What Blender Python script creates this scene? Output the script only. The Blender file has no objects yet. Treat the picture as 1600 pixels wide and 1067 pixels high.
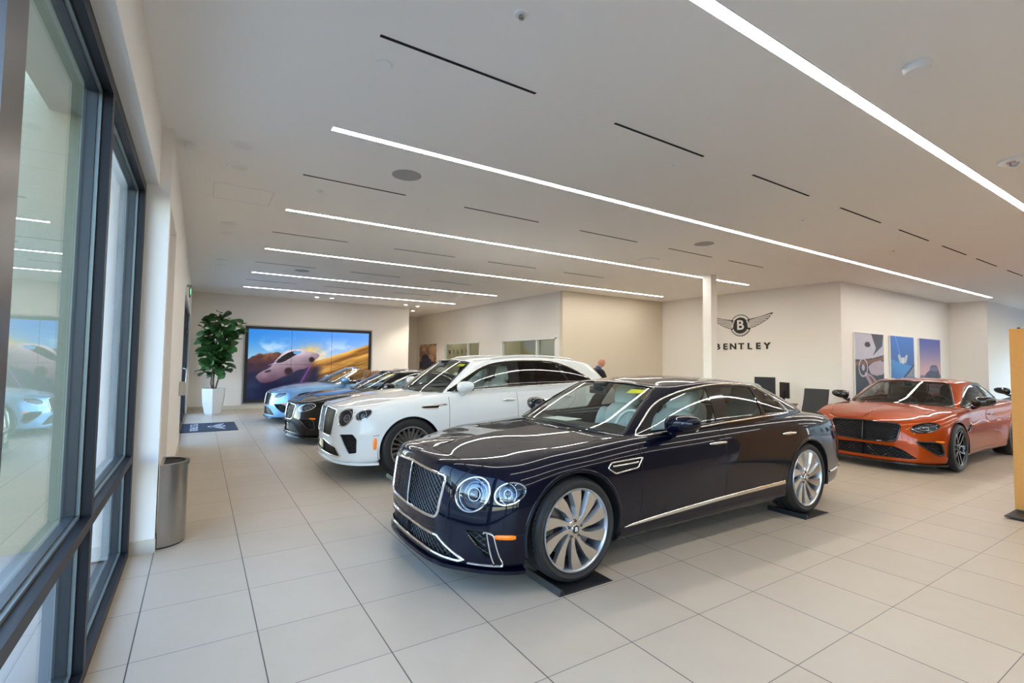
import bpy, bmesh, math, random
import numpy as np
from mathutils import Vector, Matrix
from mathutils.geometry import delaunay_2d_cdt

SC = bpy.context.scene
COL = SC.collection

# ------------------------------------------------------------------ camera
cam_d = bpy.data.cameras.new('camera')
cam = bpy.data.objects.new('camera', cam_d)
COL.objects.link(cam)
R_ = Vector((0.8472181, -0.5310600, 0.0140246))
F_ = Vector((0.5299588, 0.8467082, 0.0472105))
U_ = R_.cross(F_)
M_ = Matrix((R_, U_, -F_)).transposed().to_4x4()
M_.translation = Vector((0.2553, -3.2021, 1.5895))
cam.matrix_world = M_
cam_d.sensor_width = 36.0
cam_d.lens = 756.858 / 1600 * 36.0
cam_d.shift_x = 0.008375
cam_d.shift_y = -0.0036
cam_d.clip_start = 0.02
SC.camera = cam

# ------------------------------------------------------------------ world
W = bpy.data.worlds.new('sky')
SC.world = W
W.use_nodes = True
nt = W.node_tree
nt.nodes.clear()
wo = nt.nodes.new('ShaderNodeOutputWorld')
bg = nt.nodes.new('ShaderNodeBackground')
sky = nt.nodes.new('ShaderNodeTexSky')
sky.sky_type = 'NISHITA'
sky.sun_disc = False
sky.sun_elevation = math.radians(50)
sky.sun_rotation = math.radians(120)
sky.air_density = 1.0
sky.dust_density = 0.35
sky.ozone_density = 2.5
bg.inputs['Strength'].default_value = 0.85
nt.links.new(sky.outputs[0], bg.inputs[0])
nt.links.new(bg.outputs[0], wo.inputs[0])

SUN = bpy.data.lights.new('sun', 'SUN')
SUN.energy = 2.2
SUN.angle = math.radians(1.0)
SUN.color = (1.0, 0.95, 0.87)
sun_o = bpy.data.objects.new('sun', SUN)
sun_o.rotation_euler = (math.radians(-38), math.radians(14), 0)
COL.objects.link(sun_o)

SC.view_settings.view_transform = 'Standard'
SC.view_settings.look = 'None'
SC.view_settings.gamma = 1.0
SC.view_settings.use_curve_mapping = False
SC.view_settings.exposure = 1.25
STRIP_POWER = 17.5
CEIL_Z = 3.5
try:
    SC.cycles.use_denoising = True
    SC.cycles.max_bounces = 10
    SC.cycles.diffuse_bounces = 5
    SC.cycles.glossy_bounces = 4
    SC.cycles.transmission_bounces = 6
    SC.cycles.transparent_max_bounces = 12
    SC.cycles.caustics_reflective = False
    SC.cycles.caustics_refractive = False
    SC.cycles.sample_clamp_indirect = 6.0
except Exception:
    pass

# ------------------------------------------------------------------ helpers
def S(c):
    """sRGB 0-255 triple to linear."""
    return tuple((x / 255 / 12.92) if x / 255 <= 0.04045 else ((x / 255 + 0.055) / 1.055) ** 2.4 for x in c)

def mat(name, color=(0.5, 0.5, 0.5), rough=0.5, metal=0.0, coat=0.0, emit=None, es=1.0, spec=0.5, coat_rough=0.03, bump=None, vary=None):
    m = bpy.data.materials.new(name)
    m.use_nodes = True
    n = m.node_tree
    b = n.nodes['Principled BSDF']
    b.inputs['Base Color'].default_value = (*color, 1)
    b.inputs['Roughness'].default_value = rough
    b.inputs['Metallic'].default_value = metal
    b.inputs['Coat Weight'].default_value = coat
    b.inputs['Coat Roughness'].default_value = coat_rough
    b.inputs['Specular IOR Level'].default_value = spec
    if emit:
        b.inputs['Emission Color'].default_value = (*emit, 1)
        b.inputs['Emission Strength'].default_value = es
    if bump or vary:
        tc = n.nodes.new('ShaderNodeTexCoord')
        no = n.nodes.new('ShaderNodeTexNoise')
        no.inputs['Scale'].default_value = (bump or vary)[0]
        no.inputs['Detail'].default_value = 3
        n.links.new(tc.outputs['Object'], no.inputs['Vector'])
        if bump:
            bp = n.nodes.new('ShaderNodeBump')
            bp.inputs['Strength'].default_value = bump[1]
            bp.inputs['Distance'].default_value = 0.01
            n.links.new(no.outputs['Fac'], bp.inputs['Height'])
            n.links.new(bp.outputs[0], b.inputs['Normal'])
        if vary:
            mx = n.nodes.new('ShaderNodeMix')
            mx.data_type = 'RGBA'
            mx.inputs[6].default_value = (*[c * (1 - vary[1]) for c in color], 1)
            mx.inputs[7].default_value = (*[min(1, c * (1 + vary[1])) for c in color], 1)
            n.links.new(no.outputs['Fac'], mx.inputs[0])
            n.links.new(mx.outputs[2], b.inputs['Base Color'])
    return m

def glass_mat(name, tint=(0.8, 0.85, 0.83), ior=1.5, rough=0.0):
    """thin pane: fresnel mix of see-through and mirror."""
    m = bpy.data.materials.new(name)
    m.use_nodes = True
    n = m.node_tree
    n.nodes.clear()
    o = n.nodes.new('ShaderNodeOutputMaterial')
    mx = n.nodes.new('ShaderNodeMixShader')
    f0 = ((ior - 1) / (ior + 1)) ** 2
    geo = n.nodes.new('ShaderNodeNewGeometry')
    dt = n.nodes.new('ShaderNodeVectorMath'); dt.operation = 'DOT_PRODUCT'
    n.links.new(geo.outputs['Incoming'], dt.inputs[0]); n.links.new(geo.outputs['Normal'], dt.inputs[1])
    def mth(op, a, b):
        q = n.nodes.new('ShaderNodeMath'); q.operation = op
        for i, v in enumerate((a, b)):
            if hasattr(v, 'is_output'): n.links.new(v, q.inputs[i])
            else: q.inputs[i].default_value = v
        return q
    ab = mth('ABSOLUTE', dt.outputs['Value'], 0)
    p5 = mth('POWER', mth('SUBTRACT', 1.0, ab.outputs[0]).outputs[0], 5.0)
    fr = mth('MULTIPLY_ADD', p5.outputs[0], 1 - f0)
    fr.inputs[2].default_value = f0
    t = n.nodes.new('ShaderNodeBsdfTransparent')
    t.inputs[0].default_value = (*tint, 1)
    g = n.nodes.new('ShaderNodeBsdfGlossy')
    g.inputs['Roughness'].default_value = rough
    g.inputs['Color'].default_value = (1, 1, 1, 1)
    n.links.new(fr.outputs[0], mx.inputs[0])
    n.links.new(t.outputs[0], mx.inputs[1])
    n.links.new(g.outputs[0], mx.inputs[2])
    n.links.new(mx.outputs[0], o.inputs[0])
    return m

def attr_mat(name, emit=0.0, rough=0.4):
    """a printed or lit picture whose colours are stored on its mesh."""
    m = bpy.data.materials.new(name)
    m.use_nodes = True
    n = m.node_tree
    b = n.nodes['Principled BSDF']
    a = n.nodes.new('ShaderNodeAttribute')
    a.attribute_name = 'picture'
    b.inputs['Roughness'].default_value = rough
    if emit:
        b.inputs['Base Color'].default_value = (0.01, 0.01, 0.01, 1)
        n.links.new(a.outputs['Color'], b.inputs['Emission Color'])
        b.inputs['Emission Strength'].default_value = emit
    else:
        n.links.new(a.outputs['Color'], b.inputs['Base Color'])
    return m

def link(o, parent=None):
    COL.objects.link(o)
    if parent is not None:
        o.parent = parent
    return o

def empty(name, loc=(0, 0, 0), label=None, cat=None, group=None, rotz=0.0, scale=None):
    o = bpy.data.objects.new(name, None)
    o.location = loc
    o.rotation_euler = (0, 0, rotz)
    o.empty_display_size = 0.2
    link(o)
    tag(o, label, cat, group)
    return o

def tag(o, label=None, cat=None, group=None, kind=None):
    if label: o['label'] = label
    if cat: o['category'] = cat
    if group: o['group'] = group
    if kind: o['kind'] = kind
    return o

def mesh_obj(name, V, Fc, m, parent=None, smooth=False, normals=None, mi=None, loc=None, angle=None):
    me = bpy.data.meshes.new(name)
    me.from_pydata([tuple(map(float, v)) for v in V], [], [tuple(int(i) for i in f) for f in Fc])
    ms = m if isinstance(m, (list, tuple)) else [m]
    for q in ms: me.materials.append(q)
    if mi is not None:
        me.polygons.foreach_set('material_index', list(mi))
    if smooth or normals is not None:
        me.polygons.foreach_set('use_smooth', [True] * len(me.polygons))
    me.update()
    if normals is not None:
        nn = np.asarray(normals, float)
        nn /= np.maximum(np.linalg.norm(nn, axis=1, keepdims=True), 1e-9)
        me.normals_split_custom_set_from_vertices([tuple(map(float, x)) for x in nn])
    elif angle is not None:
        me.set_sharp_from_angle(angle=angle)
    o = bpy.data.objects.new(name, me)
    if loc is not None: o.location = loc
    return link(o, parent)

class MB:
    """collects simple shapes into one mesh."""
    def __init__(s): s.V = []; s.F = []; s.mi = []
    def add(s, V, Fc, mi=0):
        n = len(s.V)
        s.V += [tuple(v) for v in V]
        s.F += [tuple(i + n for i in f) for f in Fc]
        s.mi += [mi] * len(Fc)
        return s
    def box(s, x0, x1, y0, y1, z0, z1, mi=0):
        V = [(x0, y0, z0), (x1, y0, z0), (x1, y1, z0), (x0, y1, z0), (x0, y0, z1), (x1, y0, z1), (x1, y1, z1), (x0, y1, z1)]
        return s.add(V, [(0, 3, 2, 1), (4, 5, 6, 7), (0, 1, 5, 4), (1, 2, 6, 5), (2, 3, 7, 6), (3, 0, 4, 7)], mi)
    def rbox(s, x0, x1, y0, y1, z0, z1, r=0.01, mi=0, seg=2, M=None):
        bm = bmesh.new()
        bmesh.ops.create_cube(bm, size=1)
        for v in bm.verts:
            v.co = ((x0 + x1) / 2 + v.co.x * (x1 - x0), (y0 + y1) / 2 + v.co.y * (y1 - y0), (z0 + z1) / 2 + v.co.z * (z1 - z0))
        bmesh.ops.bevel(bm, geom=list(bm.edges), offset=r, segments=seg, affect='EDGES', profile=0.5)
        bm.verts.index_update()
        V = [(M @ v.co if M else v.co)[:] for v in bm.verts]
        s.add(V, [[v.index for v in f.verts] for f in bm.faces], mi)
        bm.free()
        return s
    def tube(s, pts, r, n=8, closed=False, mi=0, cap=True):
        P = np.asarray(pts, float)
        k = len(P)
        rr = np.full(k, r) if np.isscalar(r) else np.asarray(r, float)
        if closed:
            T = np.roll(P, -1, 0) - np.roll(P, 1, 0)
        else:
            T = np.gradient(P, axis=0)
        T /= np.maximum(np.linalg.norm(T, axis=1, keepdims=True), 1e-9)
        up = np.array([0, 0, 1.0]) if abs(T[0, 2]) < 0.9 else np.array([1.0, 0, 0])
        a = np.cross(T[0], up); a /= np.linalg.norm(a)
        V = []
        for i in range(k):
            a = a - T[i] * (a @ T[i]); a /= max(np.linalg.norm(a), 1e-9)
            b = np.cross(T[i], a)
            for j in range(n):
                t = 2 * math.pi * j / n
                V.append(P[i] + rr[i] * (a * math.cos(t) + b * math.sin(t)))
        Fc = []
        for i in range(k if closed else k - 1):
            i2 = (i + 1) % k
            for j in range(n):
                j2 = (j + 1) % n
                Fc.append((i * n + j, i * n + j2, i2 * n + j2, i2 * n + j))
        if cap and not closed:
            Fc.append(tuple(range(n))[::-1]); Fc.append(tuple((k - 1) * n + j for j in range(n)))
        return s.add(V, Fc, mi)
    def lathe(s, prof, n=32, axis='z', c=(0, 0, 0), mi=0, closed=False):
        V = []
        for i in range(n):
            t = 2 * math.pi * i / n
            for r, h in prof:
                if axis == 'z': V.append((c[0] + r * math.cos(t), c[1] + r * math.sin(t), c[2] + h))
                elif axis == 'y': V.append((c[0] + r * math.cos(t), c[1] + h, c[2] + r * math.sin(t)))
                else: V.append((c[0] + h, c[1] + r * math.cos(t), c[2] + r * math.sin(t)))
        k = len(prof)
        Fc = []
        for i in range(n):
            i2 = (i + 1) % n
            for j in range(k if closed else k - 1):
                j2 = (j + 1) % k
                f = (i * k + j, i2 * k + j, i2 * k + j2, i * k + j2)
                Fc.append(f[::-1] if axis == 'y' else f)
        return s.add(V, Fc, mi)
    def prism(s, poly, h0, h1, axis='z', mi=0):
        """extrude a 2D outline along an axis: x -> (h,a,b), y -> (a,h,b), z -> (a,b,h)."""
        n = len(poly)
        def P(a, b, h): return {'x': (h, a, b), 'y': (a, h, b), 'z': (a, b, h)}[axis]
        V = [P(a, b, h0) for a, b in poly] + [P(a, b, h1) for a, b in poly]
        Fc = [tuple(range(n))[::-1], tuple(range(n, 2 * n))] + [(i, (i + 1) % n, (i + 1) % n + n, i + n) for i in range(n)]
        return s.add(V, Fc, mi)
    def build(s, name, m, parent=None, smooth=False, angle=None, loc=None):
        return mesh_obj(name, s.V, s.F, m, parent, smooth=smooth or angle is not None, mi=s.mi, angle=angle, loc=loc)

def struct(name, mb, m, **k):
    o = mb.build(name, m, **k)
    o['kind'] = 'structure'
    return o

def crom(pts, n=6, closed=True):
    """Catmull-Rom through points."""
    P = np.asarray(pts, float); k = len(P); out = []
    rng = range(k) if closed else range(k - 1)
    for i in rng:
        if closed: p0, p1, p2, p3 = P[(i - 1) % k], P[i], P[(i + 1) % k], P[(i + 2) % k]
        else: p0, p1, p2, p3 = P[max(i - 1, 0)], P[i], P[i + 1], P[min(i + 2, k - 1)]
        for j in range(n):
            t = j / n
            out.append(0.5 * ((2 * p1) + (-p0 + p2) * t + (2 * p0 - 5 * p1 + 4 * p2 - p3) * t * t + (-p0 + 3 * p1 - 3 * p2 + p3) * t ** 3))
    if not closed: out.append(P[-1])
    return np.array(out)

def rounded(poly, r, n=4):
    """polygon with rounded corners."""
    P = np.asarray(poly, float); k = len(P); out = []
    rr = [r] * k if np.isscalar(r) else r
    for i in range(k):
        a, b, c = P[i - 1], P[i], P[(i + 1) % k]
        d = min(rr[i], np.linalg.norm(a - b) * 0.49, np.linalg.norm(c - b) * 0.49)
        if d < 1e-4: out.append(b); continue
        p = b + (a - b) / np.linalg.norm(a - b) * d
        q = b + (c - b) / np.linalg.norm(c - b) * d
        for j in range(n + 1):
            t = j / n
            out.append((1 - t) ** 2 * p + 2 * t * (1 - t) * b + t * t * q)
    return np.array(out)

def dens(poly, step=0.04, closed=True):
    P = np.asarray(poly, float); out = []
    k = len(P)
    for i in range(k if closed else k - 1):
        a, b = P[i], P[(i + 1) % k]
        m = max(1, int(math.ceil(np.linalg.norm(b - a) / step)))
        for j in range(m): out.append(a + (b - a) * j / m)
    if not closed: out.append(P[-1])
    return np.array(out)

def inside(poly, Q):
    """even-odd test of points Q (n,2) in a polygon."""
    P = np.asarray(poly, float); Q = np.asarray(Q, float)
    x, y = Q[:, 0], Q[:, 1]
    r = np.zeros(len(Q), bool)
    x1, y1 = P[-1]
    for x2, y2 in P:
        if y1 != y2:
            c = ((y2 > y) != (y1 > y)) & (x < (x1 - x2) * (y - y2) / (y1 - y2) + x2)
            r ^= c
        x1, y1 = x2, y2
    return r

def interp(x, tab):
    return np.interp(x, [t[0] for t in tab], [t[1] for t in tab])

def pchip(x, tab):
    """smooth monotone-ish interpolation of a table."""
    X = np.array([t[0] for t in tab], float); Y = np.array([t[1] for t in tab], float)
    h = np.diff(X); d = np.diff(Y) / h
    m = np.zeros(len(X))
    m[0], m[-1] = d[0], d[-1]
    for i in range(1, len(X) - 1):
        m[i] = 0 if d[i - 1] * d[i] <= 0 else 2 * d[i - 1] * d[i] / (d[i - 1] + d[i])
    x = np.clip(x, X[0], X[-1])
    i = np.clip(np.searchsorted(X, x) - 1, 0, len(X) - 2)
    t = (x - X[i]) / h[i]
    return (Y[i] * (1 + 2 * t) * (1 - t) ** 2 + m[i] * h[i] * t * (1 - t) ** 2 + Y[i + 1] * t * t * (3 - 2 * t) + m[i + 1] * h[i] * t * t * (t - 1))

def text_mesh(txt, size, depth=0.0, sx=1.0, space=1.0, bold=0.0):
    cu = bpy.data.curves.new('t', 'FONT')
    cu.body = txt; cu.size = size; cu.extrude = depth; cu.space_character = space; cu.offset = bold
    cu.align_x = 'CENTER'; cu.align_y = 'CENTER'
    cu.resolution_u = 3
    o = bpy.data.objects.new('t', cu)
    COL.objects.link(o)
    dg = bpy.context.evaluated_depsgraph_get()
    me = bpy.data.meshes.new_from_object(o.evaluated_get(dg))
    V = [(v.co.x * sx, v.co.y, v.co.z) for v in me.vertices]
    Fc = [tuple(p.vertices) for p in me.polygons]
    bpy.data.objects.remove(o); bpy.data.curves.remove(cu); bpy.data.meshes.remove(me)
    return V, Fc
# ------------------------------------------------------------------ smooth surfaces for the cars
class Surf:
    """cubic B-spline surface over a control grid (s along the car, v from the sill to the middle)."""
    def __init__(s, CP):
        s.CP = np.asarray(CP, float)
        s.ns, s.nv = s.CP.shape[:2]
        gs, gv = np.meshgrid(np.linspace(0, 1, 260), np.linspace(0, 1, 130), indexing='ij')
        s.gs, s.gv = gs.ravel(), gv.ravel()
        s.gp = s.pos(s.gs, s.gv)
        s.gn = s.nor(s.gs, s.gv)
    @staticmethod
    def basis(n, t):
        t = np.clip(np.asarray(t, float), 0, 1)
        k = 3
        kn = np.concatenate([[0] * k, np.linspace(0, 1, n - k + 1), [1] * k])
        B = np.zeros((len(t), len(kn) - 1))
        idx = np.clip(np.searchsorted(kn, t, side='right') - 1, k, n - 1)
        B[np.arange(len(t)), idx] = 1
        for d in range(1, k + 1):
            Bn = np.zeros_like(B)
            for i in range(len(kn) - 1 - d):
                a = kn[i + d] - kn[i]; b = kn[i + d + 1] - kn[i + 1]
                if a > 0: Bn[:, i] += (t - kn[i]) / a * B[:, i]
                if b > 0: Bn[:, i] += (kn[i + d + 1] - t) / b * B[:, i + 1]
            B = Bn
        return B[:, :n]
    def pos(s, a, b):
        return np.einsum('pi,pj,ijk->pk', s.basis(s.ns, a), s.basis(s.nv, b), s.CP, optimize=True)
    def nor(s, a, b, e=2e-3):
        a = np.asarray(a, float); b = np.asarray(b, float)
        a0, a1 = np.clip(a - e, 0, 1), np.clip(a + e, 0, 1)
        b0, b1 = np.clip(b - e, 0, 1), np.clip(b + e, 0, 1)
        n = np.cross(s.pos(a1, b) - s.pos(a0, b), s.pos(a, b1) - s.pos(a, b0))
        # s goes front to rear (+x), v goes up and inwards: the outward side is -(ds x dv) for the +y half
        n = -n
        l = np.linalg.norm(n, axis=1, keepdims=True)
        return n / np.maximum(l, 1e-9)
    AX = {'side': (0, 2), 'front': (1, 2), 'rear': (1, 2), 'top': (0, 1)}
    def inv(s, view, pts):
        pts = np.asarray(pts, float)
        ax = s.AX[view]
        comp = {'side': s.gn[:, 1], 'front': -s.gn[:, 0], 'rear': s.gn[:, 0], 'top': s.gn[:, 2]}[view]
        ok = comp > 0.12
        gp = s.gp[ok][:, ax]; gs = s.gs[ok]; gv = s.gv[ok]
        out = np.zeros((len(pts), 2))
        for i, q in enumerate(pts):
            j = np.argmin((gp[:, 0] - q[0]) ** 2 + (gp[:, 1] - q[1]) ** 2)
            out[i] = gs[j], gv[j]
        a, b = out[:, 0].copy(), out[:, 1].copy()
        e = 1e-4
        for _ in range(5):
            p0 = s.pos(a, b)[:, ax]
            sa = np.where(a < 0.5, 1, -1); sb = np.where(b < 0.5, 1, -1)
            da = (s.pos(a + e * sa, b)[:, ax] - p0) / (e * sa)[:, None]
            db = (s.pos(a, b + e * sb)[:, ax] - p0) / (e * sb)[:, None]
            r = pts - p0
            det = da[:, 0] * db[:, 1] - da[:, 1] * db[:, 0]
            det = np.where(abs(det) < 1e-9, 1e-9, det)
            ua = (r[:, 0] * db[:, 1] - r[:, 1] * db[:, 0]) / det
            ub = (da[:, 0] * r[:, 1] - da[:, 1] * r[:, 0]) / det
            a = np.clip(a + np.clip(ua, -0.02, 0.02), 0, 1)
            b = np.clip(b + np.clip(ub, -0.02, 0.02), 0, 1)
        return np.stack([a, b], 1)

def cdt(surf, polys, ns=150, nv=56):
    """polys: list of (name, params Nx2) in priority order -> verts params, tris, region name per tri."""
    gs, gv = np.meshgrid(np.linspace(0, 1, ns), np.linspace(0, 1, nv), indexing='ij')
    V = [Vector((x, y)) for x, y in zip(gs.ravel() * 4, gv.ravel())]
    E = []
    for nm, P in polys:
        n0 = len(V)
        V += [Vector((p[0] * 4, p[1])) for p in P]
        E += [(n0 + i, n0 + (i + 1) % len(P)) for i in range(len(P))]
    r = delaunay_2d_cdt(V, E, [], 0, 1e-6)
    Q = np.array([(v.x / 4, v.y) for v in r[0]])
    T = np.array([f for f in r[2] if len(f) == 3])
    c = Q[T].mean(1)
    lab = np.zeros(len(T), int)
    names = ['body'] + [p[0] for p in polys]
    for k in range(len(polys) - 1, -1, -1):
        lab[inside(polys[k][1], c)] = k + 1
    return Q, T, lab, names

def offp(surf, P, off=0.0):
    """points of a param polyline, lifted along the normal by off."""
    p = surf.pos(P[:, 0], P[:, 1])
    if np.any(off): p = p + surf.nor(P[:, 0], P[:, 1]) * (off if np.isscalar(off) else np.asarray(off)[:, None])
    return p

def strip_geo(surf, P, w, h, closed=False, lift=0.001, prof=None):
    """a raised trim band that follows a param polyline."""
    p = surf.pos(P[:, 0], P[:, 1]); n = surf.nor(P[:, 0], P[:, 1])
    T = (np.roll(p, -1, 0) - np.roll(p, 1, 0)) if closed else np.gradient(p, axis=0)
    T /= np.maximum(np.linalg.norm(T, axis=1, keepdims=True), 1e-9)
    sd = np.cross(n, T); sd /= np.maximum(np.linalg.norm(sd, axis=1, keepdims=True), 1e-9)
    prof = prof or [(-0.5, -0.3), (-0.42, 0.6), (-0.2, 1.0), (0.2, 1.0), (0.42, 0.6), (0.5, -0.3)]
    k = len(prof); V = []
    ww = np.full(len(P), w) if np.isscalar(w) else np.asarray(w)
    for i in range(len(P)):
        for a, b in prof: V.append(p[i] + sd[i] * a * ww[i] + n[i] * (lift + b * h))
    Fc = []
    m = len(P)
    for i in range(m if closed else m - 1):
        i2 = (i + 1) % m
        for j in range(k - 1): Fc.append((i * k + j, i * k + j + 1, i2 * k + j + 1, i2 * k + j))
    return V, Fc

def mirror_geo(V, Fc):
    n = len(V)
    V2 = [(v[0], -v[1], v[2]) for v in V]
    return list(map(tuple, V)) + V2, list(Fc) + [tuple(i + n for i in f[::-1]) for f in Fc]

def both(V, Fc, side):
    """side: 0 both, 1 the +y half, -1 the -y half."""
    if side == 0: return mirror_geo(V, Fc)
    if side == 1: return list(map(tuple, V)), list(Fc)
    return [(v[0], -v[1], v[2]) for v in V], [f[::-1] for f in Fc]

class Shell:
    """a trimmed surface: regions of the triangulation become panels, panes, recesses."""
    def __init__(s, surf, polys, ns=150, nv=56):
        s.surf = surf; s.polys = dict(polys)
        s.Q, s.T, s.lab, s.names = cdt(surf, polys, ns, nv)
        s.P = surf.pos(s.Q[:, 0], s.Q[:, 1]); s.N = surf.nor(s.Q[:, 0], s.Q[:, 1])
    def geo(s, regs, off=0.0, edge=0.0):
        ids = [i for i, n in enumerate(s.names) if n in regs]
        T = s.T[np.isin(s.lab, ids)]
        used = np.unique(T)
        mp = -np.ones(len(s.Q), int); mp[used] = np.arange(len(used))
        V = s.P[used] + s.N[used] * off; N = s.N[used]
        T = mp[T]
        fn = np.cross(V[T[:, 1]] - V[T[:, 0]], V[T[:, 2]] - V[T[:, 0]])
        flip = (fn * N[T].mean(1)).sum(1) < 0
        T[flip] = T[flip][:, ::-1]
        ar = np.linalg.norm(fn, axis=1)
        T = T[ar > 1e-10]
        return V, T, N
    def panel(s, name, regs, m, parent, side=0, off=0.0, thick=0.0):
        V, T, N = s.geo(regs, off)
        if len(T) == 0: return None
        if thick:
            # turn the free edges inwards so that the panel reads as sheet with depth
            ed = {}
            for t in T:
                for a, b in ((t[0], t[1]), (t[1], t[2]), (t[2], t[0])):
                    if (b, a) in ed: del ed[(b, a)]
                    else: ed[(a, b)] = 1
            ed = [e for e in ed if not (abs(V[e[0]][1]) < 1e-4 and abs(V[e[1]][1]) < 1e-4)]
            n0 = len(V); vs = sorted({i for e in ed for i in e}); mp = {v: k for k, v in enumerate(vs)}
            V = np.concatenate([V, V[vs] - N[vs] * thick]); N = np.concatenate([N, N[vs]])
            T = [tuple(t) for t in T] + [(b, a, n0 + mp[a], n0 + mp[b]) for a, b in ed]
        Fc = [tuple(t) for t in T]
        n = len(V)
        if side == 0:
            V2, F2 = mirror_geo(V, Fc)
            NN = np.concatenate([N, N * [1, -1, 1]])
        elif side == 1: V2, F2, NN = V, Fc, N
        else:
            V2 = V * [1, -1, 1]; F2 = [f[::-1] for f in Fc]; NN = N * [1, -1, 1]
        return mesh_obj(name, V2, F2, m, parent, normals=NN)
    def wall(s, name, poly, d0, d1, m, parent, side=0, inward=None):
        """the turned-in edge of an opening."""
        P = s.polys[poly] if isinstance(poly, str) else poly
        p = s.surf.pos(P[:, 0], P[:, 1]); n = s.surf.nor(P[:, 0], P[:, 1])
        if inward is not None: n = -np.asarray(inward, float)[None, :] * np.ones((len(p), 1))
        V = np.concatenate([p + n * d0, p + n * d1]); k = len(p)
        Fc = [(i, (i + 1) % k, (i + 1) % k + k, i + k) for i in range(k)]
        V2, F2 = both(V, Fc, side)
        return mesh_obj(name, V2, F2, m, parent, smooth=True)
    def recess(s, name, reg, depth, m, parent, side=0):
        V, T, N = s.geo([reg], -depth)
        P = s.polys[reg]
        p = s.surf.pos(P[:, 0], P[:, 1]); n = s.surf.nor(P[:, 0], P[:, 1])
        k = len(p); n0 = len(V)
        V = np.concatenate([V, p, p - n * depth])
        Fc = [tuple(t) for t in T] + [(n0 + i, n0 + (i + 1) % k, n0 + (i + 1) % k + k, n0 + i + k) for i in range(k)]
        V2, F2 = both(V, Fc, side)
        return mesh_obj(name, V2, F2, m, parent, smooth=True, angle=0.6)

def lattice_geo(surf, view, poly, pitch, slope, off, r, step=0.02, kinds=(1, -1), half_only=True):
    """crossing bars of a mesh grille, clipped to an outline given in the view."""
    P = np.asarray(poly, float)
    x0, y0 = P.min(0); x1, y1 = P.max(0)
    mb = MB()
    segs = []
    for sg in kinds:
        dirv = np.array([1.0, sg * slope]); L = np.linalg.norm(dirv); dirv /= L
        nrm = np.array([-dirv[1], dirv[0]])
        cs = [(np.array(c) @ nrm) for c in ((x0, y0), (x1, y0), (x0, y1), (x1, y1))]
        c = math.floor(min(cs) / pitch) * pitch
        while c < max(cs):
            tt = np.arange(-3, 3, step)
            q = nrm * c + dirv * tt[:, None]
            ok = inside(P, q)
            i = 0
            while i < len(q):
                if ok[i]:
                    j = i
                    while j + 1 < len(q) and ok[j + 1]: j += 1
                    if j > i: segs.append(q[i:j + 1])
                    i = j + 1
                else: i += 1
            c += pitch
    if not segs: return mb
    allq = np.concatenate(segs)
    pr = surf.inv(view, allq)
    p = offp(surf, pr, off)
    k = 0
    for sgm in segs:
        m = len(sgm)
        mb.tube(p[k:k + m], r, n=4, cap=False)
        k += m
    return mb

# ------------------------------------------------------------------ car body from a table of measures
def body_surface(C):
    L = C['L']
    st = []   # stations: X, Y, q
    for (x, y, q) in C['outline']: st.append((x, y, q))
    st = np.array(st, float)
    n = len(st)
    XY = st[:, :2]
    tan = np.gradient(XY, axis=0)
    nin = np.stack([tan[:, 1], -tan[:, 0]], 1)     # inward normal for the +y half going front to rear: rotate tangent by -90
    nin /= np.linalg.norm(nin, axis=1, keepdims=True)
    nin[0] = (1, 0); nin[-1] = (-1, 0)
    qs = [p[0] for p in C['profiles']]
    CP = np.zeros((n, 14, 3))
    for i in range(n):
        X, Y, q = st[i]
        ins = np.array([np.interp(q, qs, [p[1][k] for p in C['profiles']]) for k in range(11)])
        hf = np.array([np.interp(q, qs, [p[2][k] for p in C['profiles']]) for k in range(11)])
        zb = np.interp(q, [t[0] for t in C['zb']], [t[1] for t in C['zb']])
        zt = float(pchip(q, C['zsh']))
        for k in range(11):
            z = zb + (zt - zb) * hf[k]
            CP[i, k] = (X + nin[i, 0] * ins[k], max(0.0, Y + nin[i, 1] * ins[k]), z)
        if i == 0 or i == n - 1: CP[i, :, 1] = 0
        e = CP[i, 10]
        xs = e[0]
        if xs < 1.2: xs = xs + C.get('fan', 0.4) * (1 - max(xs, 0) / 1.2)
        if L - xs < 1.0: xs = xs - 0.35 * (1 - max(L - xs, 0) / 1.0)
        zed = e[2]
        for k, w in ((11, 0.25), (12, 0.6), (13, 1.0)):
            x = e[0] + (xs - e[0]) * w
            y = e[1] * (1 - w)
            zc = float(pchip(x, C['zc']))
            g = (1 - w) ** C.get('crown', 2.2)
            CP[i, k] = (x, y, zc * (1 - g) + zed * g)
    return Surf(CP)

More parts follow.
